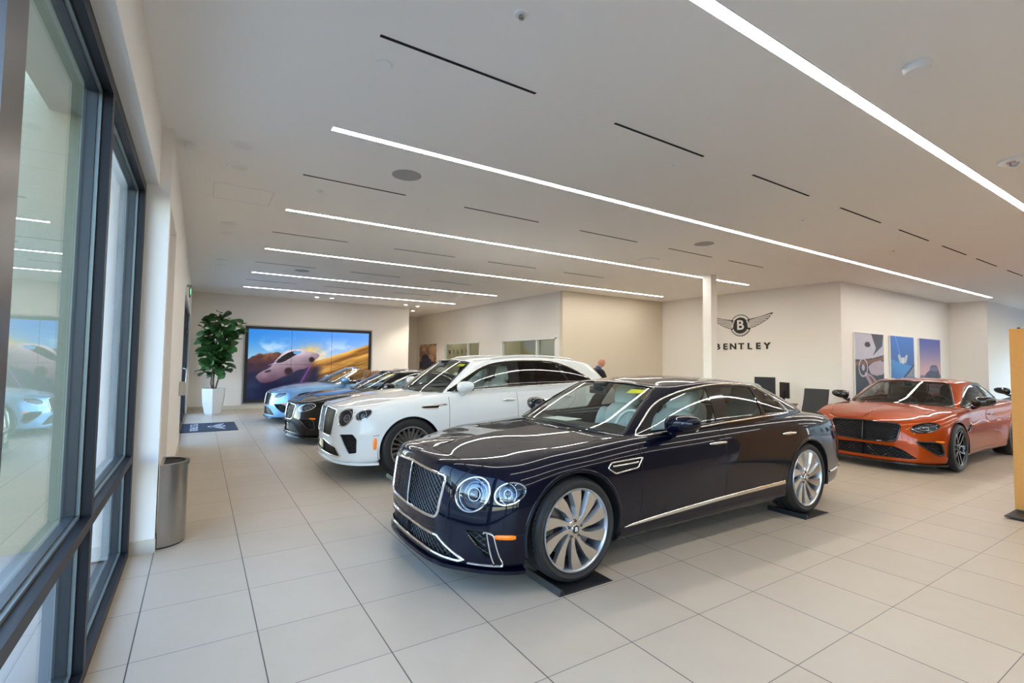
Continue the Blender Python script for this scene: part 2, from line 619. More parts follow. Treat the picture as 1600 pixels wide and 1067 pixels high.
def house_surface(C):
    n = len(C['house'])
    CP = np.zeros((n, 10, 3))
    for i, (bx, by, bz, tx, ty, tz) in enumerate(C['house']):
        b = np.array([bx, by, bz]); t = np.array([tx, ty, tz])
        d = t - b
        out = np.array([0.0, 0.0, 0.0])
        # bulge outwards
        nx = np.array([d[2], 0, -d[0]]) * (-1 if i < n / 2 else 1)
        hz = np.array([-(bx < tx) + (bx > tx), 0, 0.0])
        sgn = -1.0 if bx < tx else 1.0
        fb = C.get('bulge', 0.022)
        latw = 1.0 if by > 0.6 else by / 0.6 * 0.6
        o = np.array([sgn * (1 - latw) * 0.6, latw, 0.35 if latw < 1 else 0.15])
        if i in (0, n - 1): o[1] = 0
        o /= np.linalg.norm(o)
        CP[i, 0] = b + np.array([0, 0, -0.05]) - 0.03 * o
        CP[i, 1] = b
        for k, w in ((2, 0.33), (3, 0.66), (4, 0.92)):
            CP[i, k] = b + d * w + o * fb * 4 * w * (1 - w) * (1.6 if k == 4 else 1)
        CP[i, 5] = t + o * 0.004
        x_mid = 0.5 * (C['roof_x'][0] + C['roof_x'][1])
        f = (tx - x_mid) / (0.5 * (C['roof_x'][1] - C['roof_x'][0]))
        xs = x_mid + f * 0.5 * (C['roof_x'][1] - C['roof_x'][0]) * 0.72
        for k, w in ((6, 0.08), (7, 0.35), (8, 0.68), (9, 1.0)):
            x = tx + (xs - tx) * w
            y = ty * (1 - w)
            zr = float(pchip(x, C['roof_z']))
            g = (1 - w) ** 2.4
            CP[i, k] = (x, y, zr * (1 - g) + tz * g)
    return Surf(CP)
# ------------------------------------------------------------------ measures of the three kinds of car (metres, nose at x=0, +y half)
def side_profiles(fr, rr, L, door=1.0):
    H = [-.02, 0, .05, .16, .30, .45, .60, .75, .88, .96, 1.0]
    return [
        (-1.0, [.16, .02, .00, .00, .005, .005, .0, .014, .030, .048, .09], [-.01, 0, .03, .10, .20, .33, .47, .66, .83, .95, 1.0]),
        (-.55, [.16, .02, .00, .00, .005, .005, .0, .018, .034, .056, .11], [-.01, 0, .03, .10, .20, .33, .47, .66, .83, .95, 1.0]),
        (-.3, [.16, .03, .01, .00, .00, .0, .01, .03, .06, .10, .18], [-.01, 0, .04, .12, .24, .38, .52, .68, .83, .94, 1.0]),
        (0.0, [.20, .05, .02, .01, .0, .0, .0, .02, .055, .10, .19], H),
        (fr, [.22, .05, .02, .01, .0, .0, .0, .010, .035, .08, .17], H),
        (fr + .75, [.25, .08, .045, .035, .02, .005, .0, .012, .04, .075, .13], H),
        (2.4, [.25, .08, .05, .04, .025, .008, .0, .012, .04, .075, .12], H),
        (rr - .7, [.25, .08, .045, .03, .015, .004, .0, .008, .03, .065, .12], H),
        (rr, [.22, .05, .02, .01, .0, .0, -.004, .0, .02, .06, .13], H),
        (L - .4, [.20, .05, .03, .02, .01, .0, .0, .015, .045, .09, .17], H),
        (L + .3, [.18, .07, .04, .02, .0, .0, .02, .04, .06, .09, .15], H),
        (L + 1.0, [.18, .08, .05, .02, .0, .0, .02, .05, .08, .11, .16], H)]

def outline(front, half, L, rear, taper=1.0):
    o = [(x, y, q) for x, y, q in front]
    xs = np.arange(.75, L - .65, .2)
    for x in xs: o.append((x, half(x), x))
    for x, y, q in rear: o.append((L - x, y, L + q))
    return o

FS = dict(kind='saloon', L=5.32, ax=(.915, 4.135), wr=.370, arch=.43, wz=.383, crown=2.0, fan=.35,
    outline=outline([(0, 0, -1), (.002, .14, -.9), (.010, .28, -.78), (.026, .41, -.65), (.058, .52, -.55), (.112, .605, -.46), (.175, .69, -.37), (.25, .78, -.26), (.35, .87, -.14), (.50, .94, -.02)],
        lambda x: float(pchip(x, [(.6, .955), (.95, .982), (1.5, .972), (2.5, .975), (3.4, .978), (4.1, .988), (4.7, .965)])), 5.32,
        [(.45, .93, -.45), (.25, .87, -.1), (.13, .76, .1), (.06, .6, .3), (.02, .35, .6), (0, .15, .9), (0, 0, 1)]),
    profiles=side_profiles(.915, 4.135, 5.32),
    zb=[(-1, .165), (-.5, .165), (-.1, .175), (.4, .19), (1.4, .20), (3.6, .20), (4.8, .24), (6.3, .27)],
    zsh=[(-1, .872), (-.6, .868), (-.3, .862), (0, .875), (.5, .905), (1.0, .945), (1.6, .985), (2.6, 1.015), (3.5, 1.04), (4.2, 1.055), (4.7, 1.03), (5.2, .985), (6.32, .96)],
    zc=[(0, .865), (.1, .875), (.25, .90), (.5, .935), (.9, .98), (1.3, 1.01), (1.7, 1.03), (3.9, 1.08), (4.5, 1.075), (4.9, 1.05), (5.32, 1.0)],
    house=[(1.26, 0, 1.0, 2.15, 0, 1.40), (1.28, .22, 1.0, 2.16, .18, 1.398), (1.34, .45, .995, 2.18, .34, 1.392), (1.45, .65, .985, 2.21, .47, 1.382), (1.55, .775, .975, 2.26, .56, 1.367),
        (1.63, .845, .97, 2.35, .605, 1.365), (1.78, .885, .975, 2.48, .635, 1.378), (2.1, .90, .99, 2.66, .655, 1.395), (2.55, .905, 1.005, 2.86, .668, 1.405), (3.0, .908, 1.02, 3.08, .672, 1.408), (3.45, .905, 1.035, 3.32, .665, 1.402),
        (3.9, .885, 1.05, 3.55, .65, 1.385), (4.2, .84, 1.055, 3.75, .62, 1.362), (4.42, .78, 1.058, 3.88, .59, 1.34), (4.58, .69, 1.06, 3.93, .53, 1.335), (4.70, .5, 1.062, 3.94, .40, 1.345), (4.76, .25, 1.065, 3.93, .2, 1.355), (4.78, 0, 1.065, 3.93, 0, 1.358)],
    roof_x=(2.15, 3.93), roof_z=[(2.15, 1.40), (2.4, 1.432), (2.8, 1.452), (3.2, 1.448), (3.6, 1.41), (3.93, 1.358)],
    cabin=[(1.33, 0), (1.36, .25), (1.45, .5), (1.56, .68), (1.70, .79), (1.95, .83), (2.6, .84), (3.5, .84), (4.1, .79), (4.4, .71), (4.55, .6), (4.66, .4), (4.70, 0)],
    wind=[(0, 1.005), (.25, 1.002), (.5, .99), (.66, .978), (.745, .985), (.735, 1.03), (.65, 1.17), (.575, 1.30), (.535, 1.355), (.44, 1.372), (.25, 1.386), (0, 1.392)],
    rear_glass=[(0, 1.09), (.45, 1.09), (.6, 1.10), (.56, 1.2), (.47, 1.315), (.38, 1.33), (0, 1.338)],
    dlo=[(1.66, .985), (1.86, 1.125), (2.02, 1.212), (2.17, 1.268), (2.467, 1.339), (2.85, 1.382), (3.23, 1.387), (3.49, 1.374), (3.64, 1.348), (3.80, 1.262), (3.90, 1.17), (3.95, 1.09), (3.90, 1.075), (3.43, 1.062), (2.82, 1.040), (2.4, 1.018), (1.92, 1.0)],
    windows=[('front', [(1.80, 1.02), (1.92, 1.118), (2.05, 1.195), (2.20, 1.252), (2.47, 1.318), (2.74, 1.355), (2.655, 1.05), (2.3, 1.035)]),
        ('rear', [(2.86, 1.058), (2.955, 1.357), (3.23, 1.365), (3.49, 1.350), (3.415, 1.075)]),
        ('quarter', [(3.455, 1.082), (3.535, 1.342), (3.62, 1.330), (3.77, 1.255), (3.87, 1.165), (3.915, 1.095)])],
    grille=rounded([(0, .462), (.30, .462), (.452, .470), (.492, .765), (0, .790)], [0, .05, .05, .035, 0]),
    lamps=[((.674, .661), (.094, .112)), ((.849, .682), (.055, .070))],
    intake=[(0, .235), (.25, .232), (.48, .220), (.62, .208), (.655, .222), (.45, .345), (0, .352)],
    vent=rounded([(.655, .425), (.775, .432), (.802, .26), (.785, .258)], .015),
    hood=[(.185, 0), (.19, .3), (.205, .54), (.235, .615), (.30, .64), (.5, .67), (.9, .735), (1.3, .77), (1.56, .80), (1.62, .83)],
    doors=[(1.575, 2.69, .30), (2.69, None, .285)], door_rear=[(3.52, .30), (3.60, .50), (3.72, .66), (3.90, .80), (3.945, .95)],
    handles=[(2.45, 2.70, .872), (3.62, 3.86, .885)],
    strip=[(1.39, .322), (2.0, .345), (2.69, .370), (3.3, .385), (3.66, .395)],
    side_vent=[(1.21, .79), (1.25, .825), (1.60, .835), (1.56, .80), (1.53, .765), (1.28, .745)],
    marker=(.36, .400, .062, .016), mirror=(1.99, 1.03))

BT = dict(kind='suv', L=5.10, ax=(.925, 3.92), wr=.395, arch=.44, wz=.415, crown=2.0, fan=.35,
    outline=outline([(0, 0, -1), (.002, .14, -.9), (.008, .28, -.78), (.022, .42, -.65), (.048, .55, -.5), (.095, .67, -.38), (.165, .79, -.25), (.275, .89, -.12), (.47, .96, -.02)],
        lambda x: float(pchip(x, [(.6, .97), (.95, .992), (1.5, .985), (2.5, .985), (3.2, .985), (3.9, .998), (4.5, .975)])), 5.10,
        [(.45, .94, -.45), (.25, .88, -.1), (.13, .77, .1), (.06, .6, .3), (.02, .35, .6), (0, .15, .9), (0, 0, 1)]),
    profiles=side_profiles(.925, 3.92, 5.10),
    zb=[(-1, .24), (-.5, .235), (-.1, .25), (.4, .27), (1.4, .27), (3.6, .28), (4.6, .32), (6.3, .36)],
    zsh=[(-1, .955), (-.6, .952), (-.3, .955), (0, .98), (.5, 1.03), (1.0, 1.08), (1.6, 1.13), (2.6, 1.165), (3.5, 1.20), (4.0, 1.225), (4.6, 1.20), (5.0, 1.15), (6.1, 1.12)],
    zc=[(0, .945), (.1, .96), (.25, .99), (.5, 1.035), (.9, 1.09), (1.3, 1.13), (1.6, 1.15), (3.9, 1.22), (4.6, 1.22), (5.1, 1.14)],
    house=[(1.16, 0, 1.12, 1.93, 0, 1.60), (1.18, .22, 1.12, 1.935, .18, 1.598), (1.24, .45, 1.115, 1.95, .36, 1.592), (1.33, .66, 1.11, 1.98, .52, 1.58), (1.41, .79, 1.105, 2.02, .63, 1.565),
        (1.49, .86, 1.105, 2.10, .685, 1.565), (1.64, .90, 1.11, 2.26, .71, 1.59), (1.95, .92, 1.125, 2.48, .73, 1.615), (2.4, .93, 1.14, 2.75, .745, 1.632), (2.9, .935, 1.155, 3.05, .75, 1.638), (3.4, .935, 1.17, 3.35, .75, 1.635),
        (3.9, .92, 1.19, 3.7, .74, 1.625), (4.25, .89, 1.20, 4.0, .72, 1.60), (4.5, .85, 1.20, 4.22, .69, 1.57), (4.68, .77, 1.20, 4.36, .63, 1.55), (4.80, .55, 1.20, 4.42, .46, 1.55), (4.85, .28, 1.20, 4.44, .22, 1.55), (4.87, 0, 1.20, 4.45, 0, 1.55)],
    roof_x=(1.93, 4.45), roof_z=[(1.93, 1.60), (2.2, 1.64), (2.7, 1.675), (3.2, 1.68), (3.8, 1.655), (4.45, 1.55)],
    cabin=[(1.24, 0), (1.27, .25), (1.35, .5), (1.46, .70), (1.6, .80), (1.85, .85), (2.6, .86), (3.9, .85), (4.3, .80), (4.55, .74), (4.66, .6), (4.74, .4), (4.77, 0)],
    wind=[(0, 1.13), (.25, 1.128), (.5, 1.118), (.68, 1.11), (.765, 1.12), (.755, 1.17), (.69, 1.34), (.62, 1.50), (.59, 1.55), (.48, 1.572), (.25, 1.585), (0, 1.59)],
    rear_glass=[(0, 1.25), (.55, 1.25), (.66, 1.26), (.60, 1.42), (.52, 1.52), (0, 1.535)],
    dlo=[(1.50, 1.13), (1.66, 1.245), (1.84, 1.36), (2.05, 1.47), (2.28, 1.55), (2.62, 1.592), (3.18, 1.602), (3.47, 1.578), (3.75, 1.50), (4.0, 1.39), (4.20, 1.285), (4.17, 1.265), (3.5, 1.225), (2.46, 1.185), (1.9, 1.16)],
    windows=[('front', [(1.66, 1.165), (1.86, 1.32), (2.06, 1.445), (2.28, 1.525), (2.53, 1.565), (2.50, 1.215), (2.0, 1.19)]),
        ('rear', [(2.68, 1.22), (2.72, 1.575), (3.18, 1.582), (3.44, 1.562), (3.62, 1.27), (3.4, 1.245)]),
        ('quarter', [(3.68, 1.275), (3.52, 1.545), (3.75, 1.475), (3.98, 1.375), (4.12, 1.298)])],
    grille=rounded([(0, .545), (.33, .55), (.40, .585), (.43, .875), (.40, .905), (0, .92)], [0, .04, .04, .03, .03, 0]),
    lamps=[((.628, .815), (.112, .112)), ((.822, .860), (.050, .066))],
    intake=[(0, .31), (.60, .315), (.63, .33), (.52, .43), (0, .47)],
    vent=rounded([(.60, .60), (.80, .62), (.845, .56), (.845, .385), (.76, .37)], .02),
    hood=[(.10, 0), (.105, .3), (.13, .44), (.3, .56), (.6, .68), (.9, .75), (1.25, .80), (1.45, .84)],
    doors=[(1.47, 2.62, .40), (2.62, None, .40)], door_rear=[(3.36, .40), (3.42, .60), (3.52, .80), (3.70, .95), (3.78, 1.15)],
    handles=[(2.35, 2.58, 1.005), (3.45, 3.68, 1.03)],
    strip=None, side_vent=[(1.03, .955), (1.10, .925), (1.30, .925), (1.33, .955), (1.44, .965), (1.43, .985), (1.2, .972)],
    marker=(.44, .50, .022, .075), mirror=(1.70, 1.16))

GT = dict(kind='coupe', L=4.86, ax=(.85, 3.70), wr=.355, arch=.41, wz=.365, crown=2.2, fan=.35,
    outline=outline([(0, 0, -1), (.003, .12, -.9), (.020, .27, -.78), (.050, .43, -.65), (.10, .58, -.5), (.17, .71, -.38), (.255, .82, -.25), (.355, .90, -.12), (.50, .95, 0)],
        lambda x: float(pchip(x, [(.6, .95), (.85, .97), (1.4, .945), (2.2, .935), (2.9, .95), (3.7, .985), (4.2, .96)])), 4.86,
        [(.45, .92, -.45), (.25, .86, -.1), (.13, .75, .1), (.06, .6, .3), (.02, .35, .6), (0, .15, .9), (0, 0, 1)]),
    profiles=side_profiles(.85, 3.70, 4.86),
    zb=[(-1, .13), (-.5, .13), (-.1, .14), (.4, .16), (1.4, .17), (3.3, .17), (4.3, .22), (6.0, .25)],
    zsh=[(-1, .755), (-.6, .765), (-.3, .80), (0, .84), (.5, .875), (.85, .90), (1.4, .925), (2.3, .955), (3.0, .975), (3.7, 1.0), (4.3, .96), (4.7, .91), (5.86, .89)],
    zc=[(0, .75), (.08, .775), (.2, .81), (.5, .87), (.9, .93), (1.25, .965), (1.6, .98), (3.5, 1.02), (4.1, 1.0), (4.86, .92)],
    house=[(1.18, 0, .955, 2.0, 0, 1.345), (1.20, .22, .955, 2.005, .18, 1.343), (1.27, .45, .95, 2.03, .33, 1.337), (1.38, .63, .94, 2.06, .46, 1.325), (1.48, .75, .93, 2.11, .545, 1.31),
        (1.57, .81, .925, 2.19, .59, 1.305), (1.72, .845, .93, 2.32, .615, 1.318), (1.95, .86, .94, 2.46, .63, 1.33), (2.3, .865, .95, 2.62, .635, 1.335), (2.65, .865, .96, 2.80, .63, 1.332), (3.0, .86, .97, 2.98, .62, 1.32),
        (3.35, .83, .98, 3.15, .60, 1.295), (3.6, .77, .99, 3.28, .57, 1.27), (3.8, .70, 1.0, 3.36, .53, 1.255), (3.92, .58, 1.0, 3.38, .46, 1.262), (4.0, .42, 1.0, 3.38, .34, 1.275), (4.04, .2, 1.0, 3.37, .17, 1.283), (4.05, 0, 1.0, 3.37, 0, 1.285)],
    roof_x=(2.0, 3.37), roof_z=[(2.0, 1.345), (2.2, 1.372), (2.5, 1.388), (2.8, 1.378), (3.1, 1.34), (3.37, 1.285)],
    cabin=[(1.26, 0), (1.29, .25), (1.38, .48), (1.50, .66), (1.66, .76), (1.9, .785), (2.6, .79), (3.3, .76), (3.6, .68), (3.8, .58), (3.92, .4), (3.96, 0)],
    wind=[(0, .962), (.25, .96), (.5, .948), (.64, .938), (.715, .945), (.70, .99), (.625, 1.12), (.555, 1.24), (.52, 1.295), (.43, 1.315), (.25, 1.33), (0, 1.335)],
    rear_glass=[(0, 1.03), (.45, 1.03), (.58, 1.04), (.53, 1.13), (.44, 1.235), (.34, 1.255), (0, 1.265)],
    dlo=[(1.60, .945), (1.80, 1.07), (1.98, 1.155), (2.18, 1.235), (2.4, 1.285), (2.62, 1.302), (2.85, 1.295), (3.02, 1.26), (3.17, 1.18), (3.30, 1.07), (3.36, 1.0), (3.30, .985), (2.7, .972), (2.0, .955)],
    windows=[('front', [(1.70, .965), (1.84, 1.06), (2.0, 1.14), (2.2, 1.215), (2.42, 1.262), (2.62, 1.28), (2.78, 1.272), (2.70, .992), (2.2, .975)]),
        ('quarter', [(2.73, .993), (2.81, 1.272), (2.88, 1.262), (2.99, 1.232), (3.13, 1.155), (3.25, 1.05), (3.29, 1.005)])],
    grille=rounded([(0, .425), (.36, .435), (.43, .47), (.47, .68), (.43, .712), (0, .728)], [0, .05, .05, .04, .04, 0]),
    lamps=[((.715, .672), (.135, .070))],
    intake=[(0, .20), (.55, .20), (.66, .21), (.50, .33), (.40, .37), (0, .385)],
    vent=rounded([(.63, .465), (.83, .475), (.885, .45), (.90, .30), (.86, .275)], .03),
    hood=[(.085, 0), (.09, .3), (.12, .44), (.3, .57), (.6, .66), (.9, .71), (1.25, .76), (1.5, .80)],
    doors=[(1.50, 2.76, .27)], door_rear=None,
    handles=[(2.40, 2.62, .80)],
    strip=None, side_vent=[(1.16, .60), (1.22, .66), (1.40, .70), (1.42, .66), (1.26, .575)],
    marker=(.33, .48, .05, .014), mirror=(1.72, .985))
# ------------------------------------------------------------------ materials shared by the cars
M = {}
def paint(name, c, metal=0.0, rough=0.35, coat=1.0):
    m = mat(name, c, rough=rough, metal=metal, coat=coat, coat_rough=0.015, spec=0.05)
    m.node_tree.nodes['Principled BSDF'].inputs['Coat IOR'].default_value = 1.36
    return m
M['navy'] = paint('navy_paint', (0.0008, 0.0014, 0.0075))
M['white'] = paint('white_paint', (0.70, 0.71, 0.70))
M['black_paint'] = paint('black_paint', (0.006, 0.006, 0.007))
M['blue'] = paint('pale_blue_paint', (0.17, 0.33, 0.52), metal=0.55, rough=0.4)
M['orange'] = paint('orange_paint', (0.36, 0.052, 0.004), metal=0.35, rough=0.36)
M['chrome'] = mat('chrome', (0.80, 0.79, 0.77), rough=0.06, metal=1.0)
M['dark_chrome'] = mat('dark_chrome', (0.10, 0.10, 0.11), rough=0.15, metal=1.0)
M['mesh_metal'] = mat('grille_metal', (0.16, 0.16, 0.17), rough=0.2, metal=1.0)
M['gloss_black'] = mat('gloss_black', (0.006, 0.006, 0.007), rough=0.06, coat=0.6)
M['satin_black'] = mat('satin_black', (0.012, 0.012, 0.013), rough=0.45)
M['void'] = mat('deep_black', (0.003, 0.003, 0.003), rough=0.8)
M['tyre'] = mat('tyre_rubber', (0.012, 0.012, 0.012), rough=0.55, bump=(60, 0.1))
M['alloy'] = mat('machined_alloy', (0.62, 0.59, 0.55), rough=0.22, metal=1.0)
M['alloy_side'] = mat('painted_alloy', (0.50, 0.52, 0.55), rough=0.3, metal=0.9)
M['alloy_dark'] = mat('dark_alloy', (0.035, 0.035, 0.04), rough=0.22, metal=0.8, coat=0.5)
M['disc'] = mat('brake_disc', (0.25, 0.25, 0.25), rough=0.4, metal=1.0)
M['lamp_glass'] = glass_mat('lamp_glass', (0.86, 0.9, 0.93))
M['wind_glass'] = glass_mat('windscreen_glass', (0.80, 0.86, 0.82), ior=1.7)
M['side_glass'] = glass_mat('side_glass', (0.72, 0.78, 0.76), ior=1.7)
M['tint_glass'] = glass_mat('tinted_glass', (0.33, 0.34, 0.33))
M['dark_glass'] = glass_mat('privacy_glass', (0.045, 0.045, 0.045))
M['reflector'] = mat('lamp_reflector', (0.75, 0.77, 0.8), rough=0.12, metal=1.0)
M['lamp_bowl'] = mat('lamp_bowl', (0.10, 0.115, 0.14), rough=0.15, metal=0.9)
M['lamp_core'] = mat('lamp_core', (0.55, 0.57, 0.6), rough=0.2, metal=0.8)
M['amber'] = mat('amber_lens', (0.75, 0.16, 0.0), rough=0.2, coat=0.5, emit=(1.0, 0.25, 0.0), es=0.12)
M['red_lens'] = mat('red_lens', (0.30, 0.005, 0.005), rough=0.1, coat=0.8)
M['cream'] = mat('cream_leather', (0.76, 0.76, 0.70), rough=0.5, bump=(90, 0.05))
M['cream_shade'] = mat('cream_leather_piping', (0.30, 0.33, 0.30), rough=0.5)
M['tan'] = mat('tan_leather', (0.30, 0.15, 0.06), rough=0.5)
M['dark_leather'] = mat('black_leather', (0.015, 0.014, 0.014), rough=0.45)
M['cabin'] = mat('cabin_lining', (0.012, 0.014, 0.018), rough=0.7)
M['headliner'] = mat('headliner', (0.35, 0.35, 0.32), rough=0.9)
M['yellow'] = mat('yellow_tag', (0.80, 0.72, 0.0), rough=0.6)
M['badge_white'] = mat('badge_white', (0.8, 0.8, 0.8), rough=0.4)

def add_wheel(parent, C, ax, side, style, size=None):
    """wheel centred at (ax, side*y, wz); one part with tyre, rim, spokes ... as sub-parts."""
    R = C['wr']; rr = R * {'swirl': .805, 'multi': .72, 'dark': .76}[style]
    yo = side * .955 if C['kind'] != 'suv' else side * .965
    w = empty('wheel', (0, 0, 0))
    w.parent = parent
    w.location = (ax, yo, C['wz'])
    w.rotation_euler = (0, 0, 0 if side < 0 else math.pi)
    # local: outer face looks towards -y
    t = MB()
    wd = .275
    prof = [(rr - .004, .012), (rr + .006, .002), (rr + .02, -.002), (rr + .45 * (R - rr), -.010), (rr + .75 * (R - rr), -.004), (R - .012, .010), (R - .004, .022), (R, .045)]
    for k in range(1, 6):
        y = .045 + (wd - .09) * k / 6
        prof += [(R, y - .006), (R - .007, y - .004), (R - .007, y + .004), (R, y + .006)]
    prof += [(R, wd - .045), (R - .01, wd - .015), (rr + .5 * (R - rr), wd + .008), (rr, wd - .01)]
    t.lathe(prof, 72, 'y')
    # shoulder blocks of the tread
    nb = 64
    for k in range(nb):
        a = 2 * math.pi * k / nb
        ca, sa = math.cos(a), math.sin(a)
        a2 = a + .05
        V = []
        for (aa, r0, yy) in ((a, R - .022, .012), (a2, R - .022, .012), (a2 + .02, R + .0015, .042), (a + .02, R + .0015, .042)):
            V.append((math.cos(aa) * r0, yy - .002, math.sin(aa) * r0))
        t.add(V, [(0, 1, 2, 3)])
    t.build('tyre', M['tyre'], w, angle=.5)
    rm = MB()
    rm.lathe([(rr, .004), (rr - .003, -.003), (rr - .012, -.004), (rr - .018, .004), (rr - .024, .02), (rr - .03, .09), (rr - .035, .2), (rr - .01, .25)], 72, 'y')
    fmat = M['alloy'] if style != 'dark' else M['alloy_dark']
    smat = M['alloy_side'] if style != 'dark' else M['alloy_dark']
    rm.build('rim', smat, w, angle=.5)
    di = MB(); di.lathe([(.05, .09), (rr * .70, .09), (rr * .70, .12), (.05, .12)], 48, 'y')
    di.build('brake_disc', M['disc'], w, angle=.5)
    ca_ = MB()
    pts = []
    for k in range(13):
        a = math.radians(150 + 60 * k / 12); pts.append((math.cos(a) * rr * .88, math.sin(a) * rr * .88))
    for k in range(13):
        a = math.radians(210 - 60 * k / 12); pts.append((math.cos(a) * rr * .60, math.sin(a) * rr * .60))
    ca_.prism(pts, .055, .13, 'y'); ca_.build('brake_caliper', M['gloss_black'], w)
    bk = MB(); bk.lathe([(.0, .16), (rr - .03, .16)], 48, 'y'); bk.build('wheel_backing', M['void'], w)
    n, tw = {'swirl': (10, .42), 'multi': (22, .0), 'dark': (10, .10)}[style]
    for k in range(n):
        a0 = 2 * math.pi * k / n
        if style == 'swirl': stn = [(.052, -.018, .018, .030), (.10, -.013, .017, .024), (.16, -.022, .026, .018), (.22, -.038, .036, .012), (.262, -.050, .036, .008), (rr - .014, -.058, .026, .006)]
        elif style == 'multi': stn = [(.050, -.006, .006, .022), (.12, -.007, .007, .016), (.20, -.009, .009, .010), (rr - .014, -.016, .016, .004)]
        else:
            d = -.012 if k % 2 else .012
            stn = [(.052, -.014 + d * .5, .014 + d * .5, .03), (.12, -.012 + d, .012 + d, .024), (.20, -.014 - d, .014 - d, .014), (rr - .018, -.020 - 2.5 * d, .020 - 2.5 * d, .006)]
        V = []; Fc = []; mi = []
        for i, (r, u0, u1, y) in enumerate(stn):
            sw = tw * ((r / rr) ** 1.3)
            a = a0 + sw
            c, s_ = math.cos(a), math.sin(a)
            dpt = .035 if style == 'swirl' else .03
            ch = .010 if style == 'swirl' else .002
            for (u, yy) in ((u0 - ch * .2, y + dpt), (u0, y), (u1, y), (u1 + ch * 1.6, y + dpt)):
                V.append((r * c - u * s_, yy, r * s_ + u * c))
            if i:
                b = (i - 1) * 4
                for j in range(3):
                    Fc.append((b + j, b + j + 1, b + 5 + j, b + 4 + j)); mi.append(0 if j == 1 else 1)
        V2 = V; me = mesh_obj('spoke', V2, Fc, [fmat if style != 'dark' else M['alloy_dark'], smat], w, mi=mi)
    hb = MB(); hb.lathe([(0, .018), (.030, .018), (.034, .024), (.062, .026), (.072, .04), (.074, .09)], 36, 'y')
    hb.build('hub', fmat, w, angle=.5)
    for k in range(5):
        a = 2 * math.pi * k / 5 + .3
        ln = MB(); ln.lathe([(0, .006), (.009, .006), (.011, .012), (.011, .03)], 10, 'y', (math.cos(a) * .058, .012, math.sin(a) * .058))
        ln.build('lug_nut', M['dark_chrome'], w, angle=.5)
    cp = MB(); cp.lathe([(0, .012), (.026, .012), (.029, .016), (.029, .03)], 24, 'y')
    cp.build('centre_cap', M['gloss_black'], w, angle=.5)
    if style != 'dark':
        V, Fc = text_mesh('B', .042, .0005, 1.1, bold=.0008)
        # stand the letter up facing -y
        mesh_obj('cap_letter', [(x, .0112 - z, y) for x, y, z in V], Fc, M['badge_white'], w)
    return w

def seat(parent, x, y, m, m2, h=0.0, scale=1.0, rake=.25, name='seat'):
    s = empty(name, (x, y, h)); s.parent = parent
    def cushion(nm, sx, sy, sz, loc, rot=0, mm=m, pw=3.0):
        bm = bmesh.new(); bmesh.ops.create_uvsphere(bm, u_segments=24, v_segments=14, radius=1)
        V = []
        for v in bm.verts:
            c = v.co
            f = (abs(c.x) ** pw + abs(c.y) ** pw + abs(c.z) ** pw) ** (-1 / pw)
            V.append((c.x * f * sx, c.y * f * sy, c.z * f * sz))
        Fc = [[q.index for q in f.verts] for f in bm.faces]; bm.free()
        R = Matrix.Rotation(rot, 3, 'Y')
        V = [tuple(R @ Vector(v) + Vector(loc)) for v in V]
        return mesh_obj(nm, V, Fc, mm, s, smooth=True)
    cushion('seat_cushion', .27, .26, .09, (0, 0, .0))
    bx = .27
    cushion('backrest', .10, .25, .33, (bx + .02, 0, .33), rake)
    cushion('side_bolster', .12, .05, .28, (bx - .02, .23, .31), rake, m)
    cushion('side_bolster', .12, .05, .28, (bx - .02, -.23, .31), rake, m)
    cushion('headrest', .075, .155, .125, (bx + .145, 0, .72), rake * .6, m, 3.4)
    cushion('headrest_back', .03, .162, .128, (bx + .205, 0, .725), rake * .6, m2, 4)
    return s

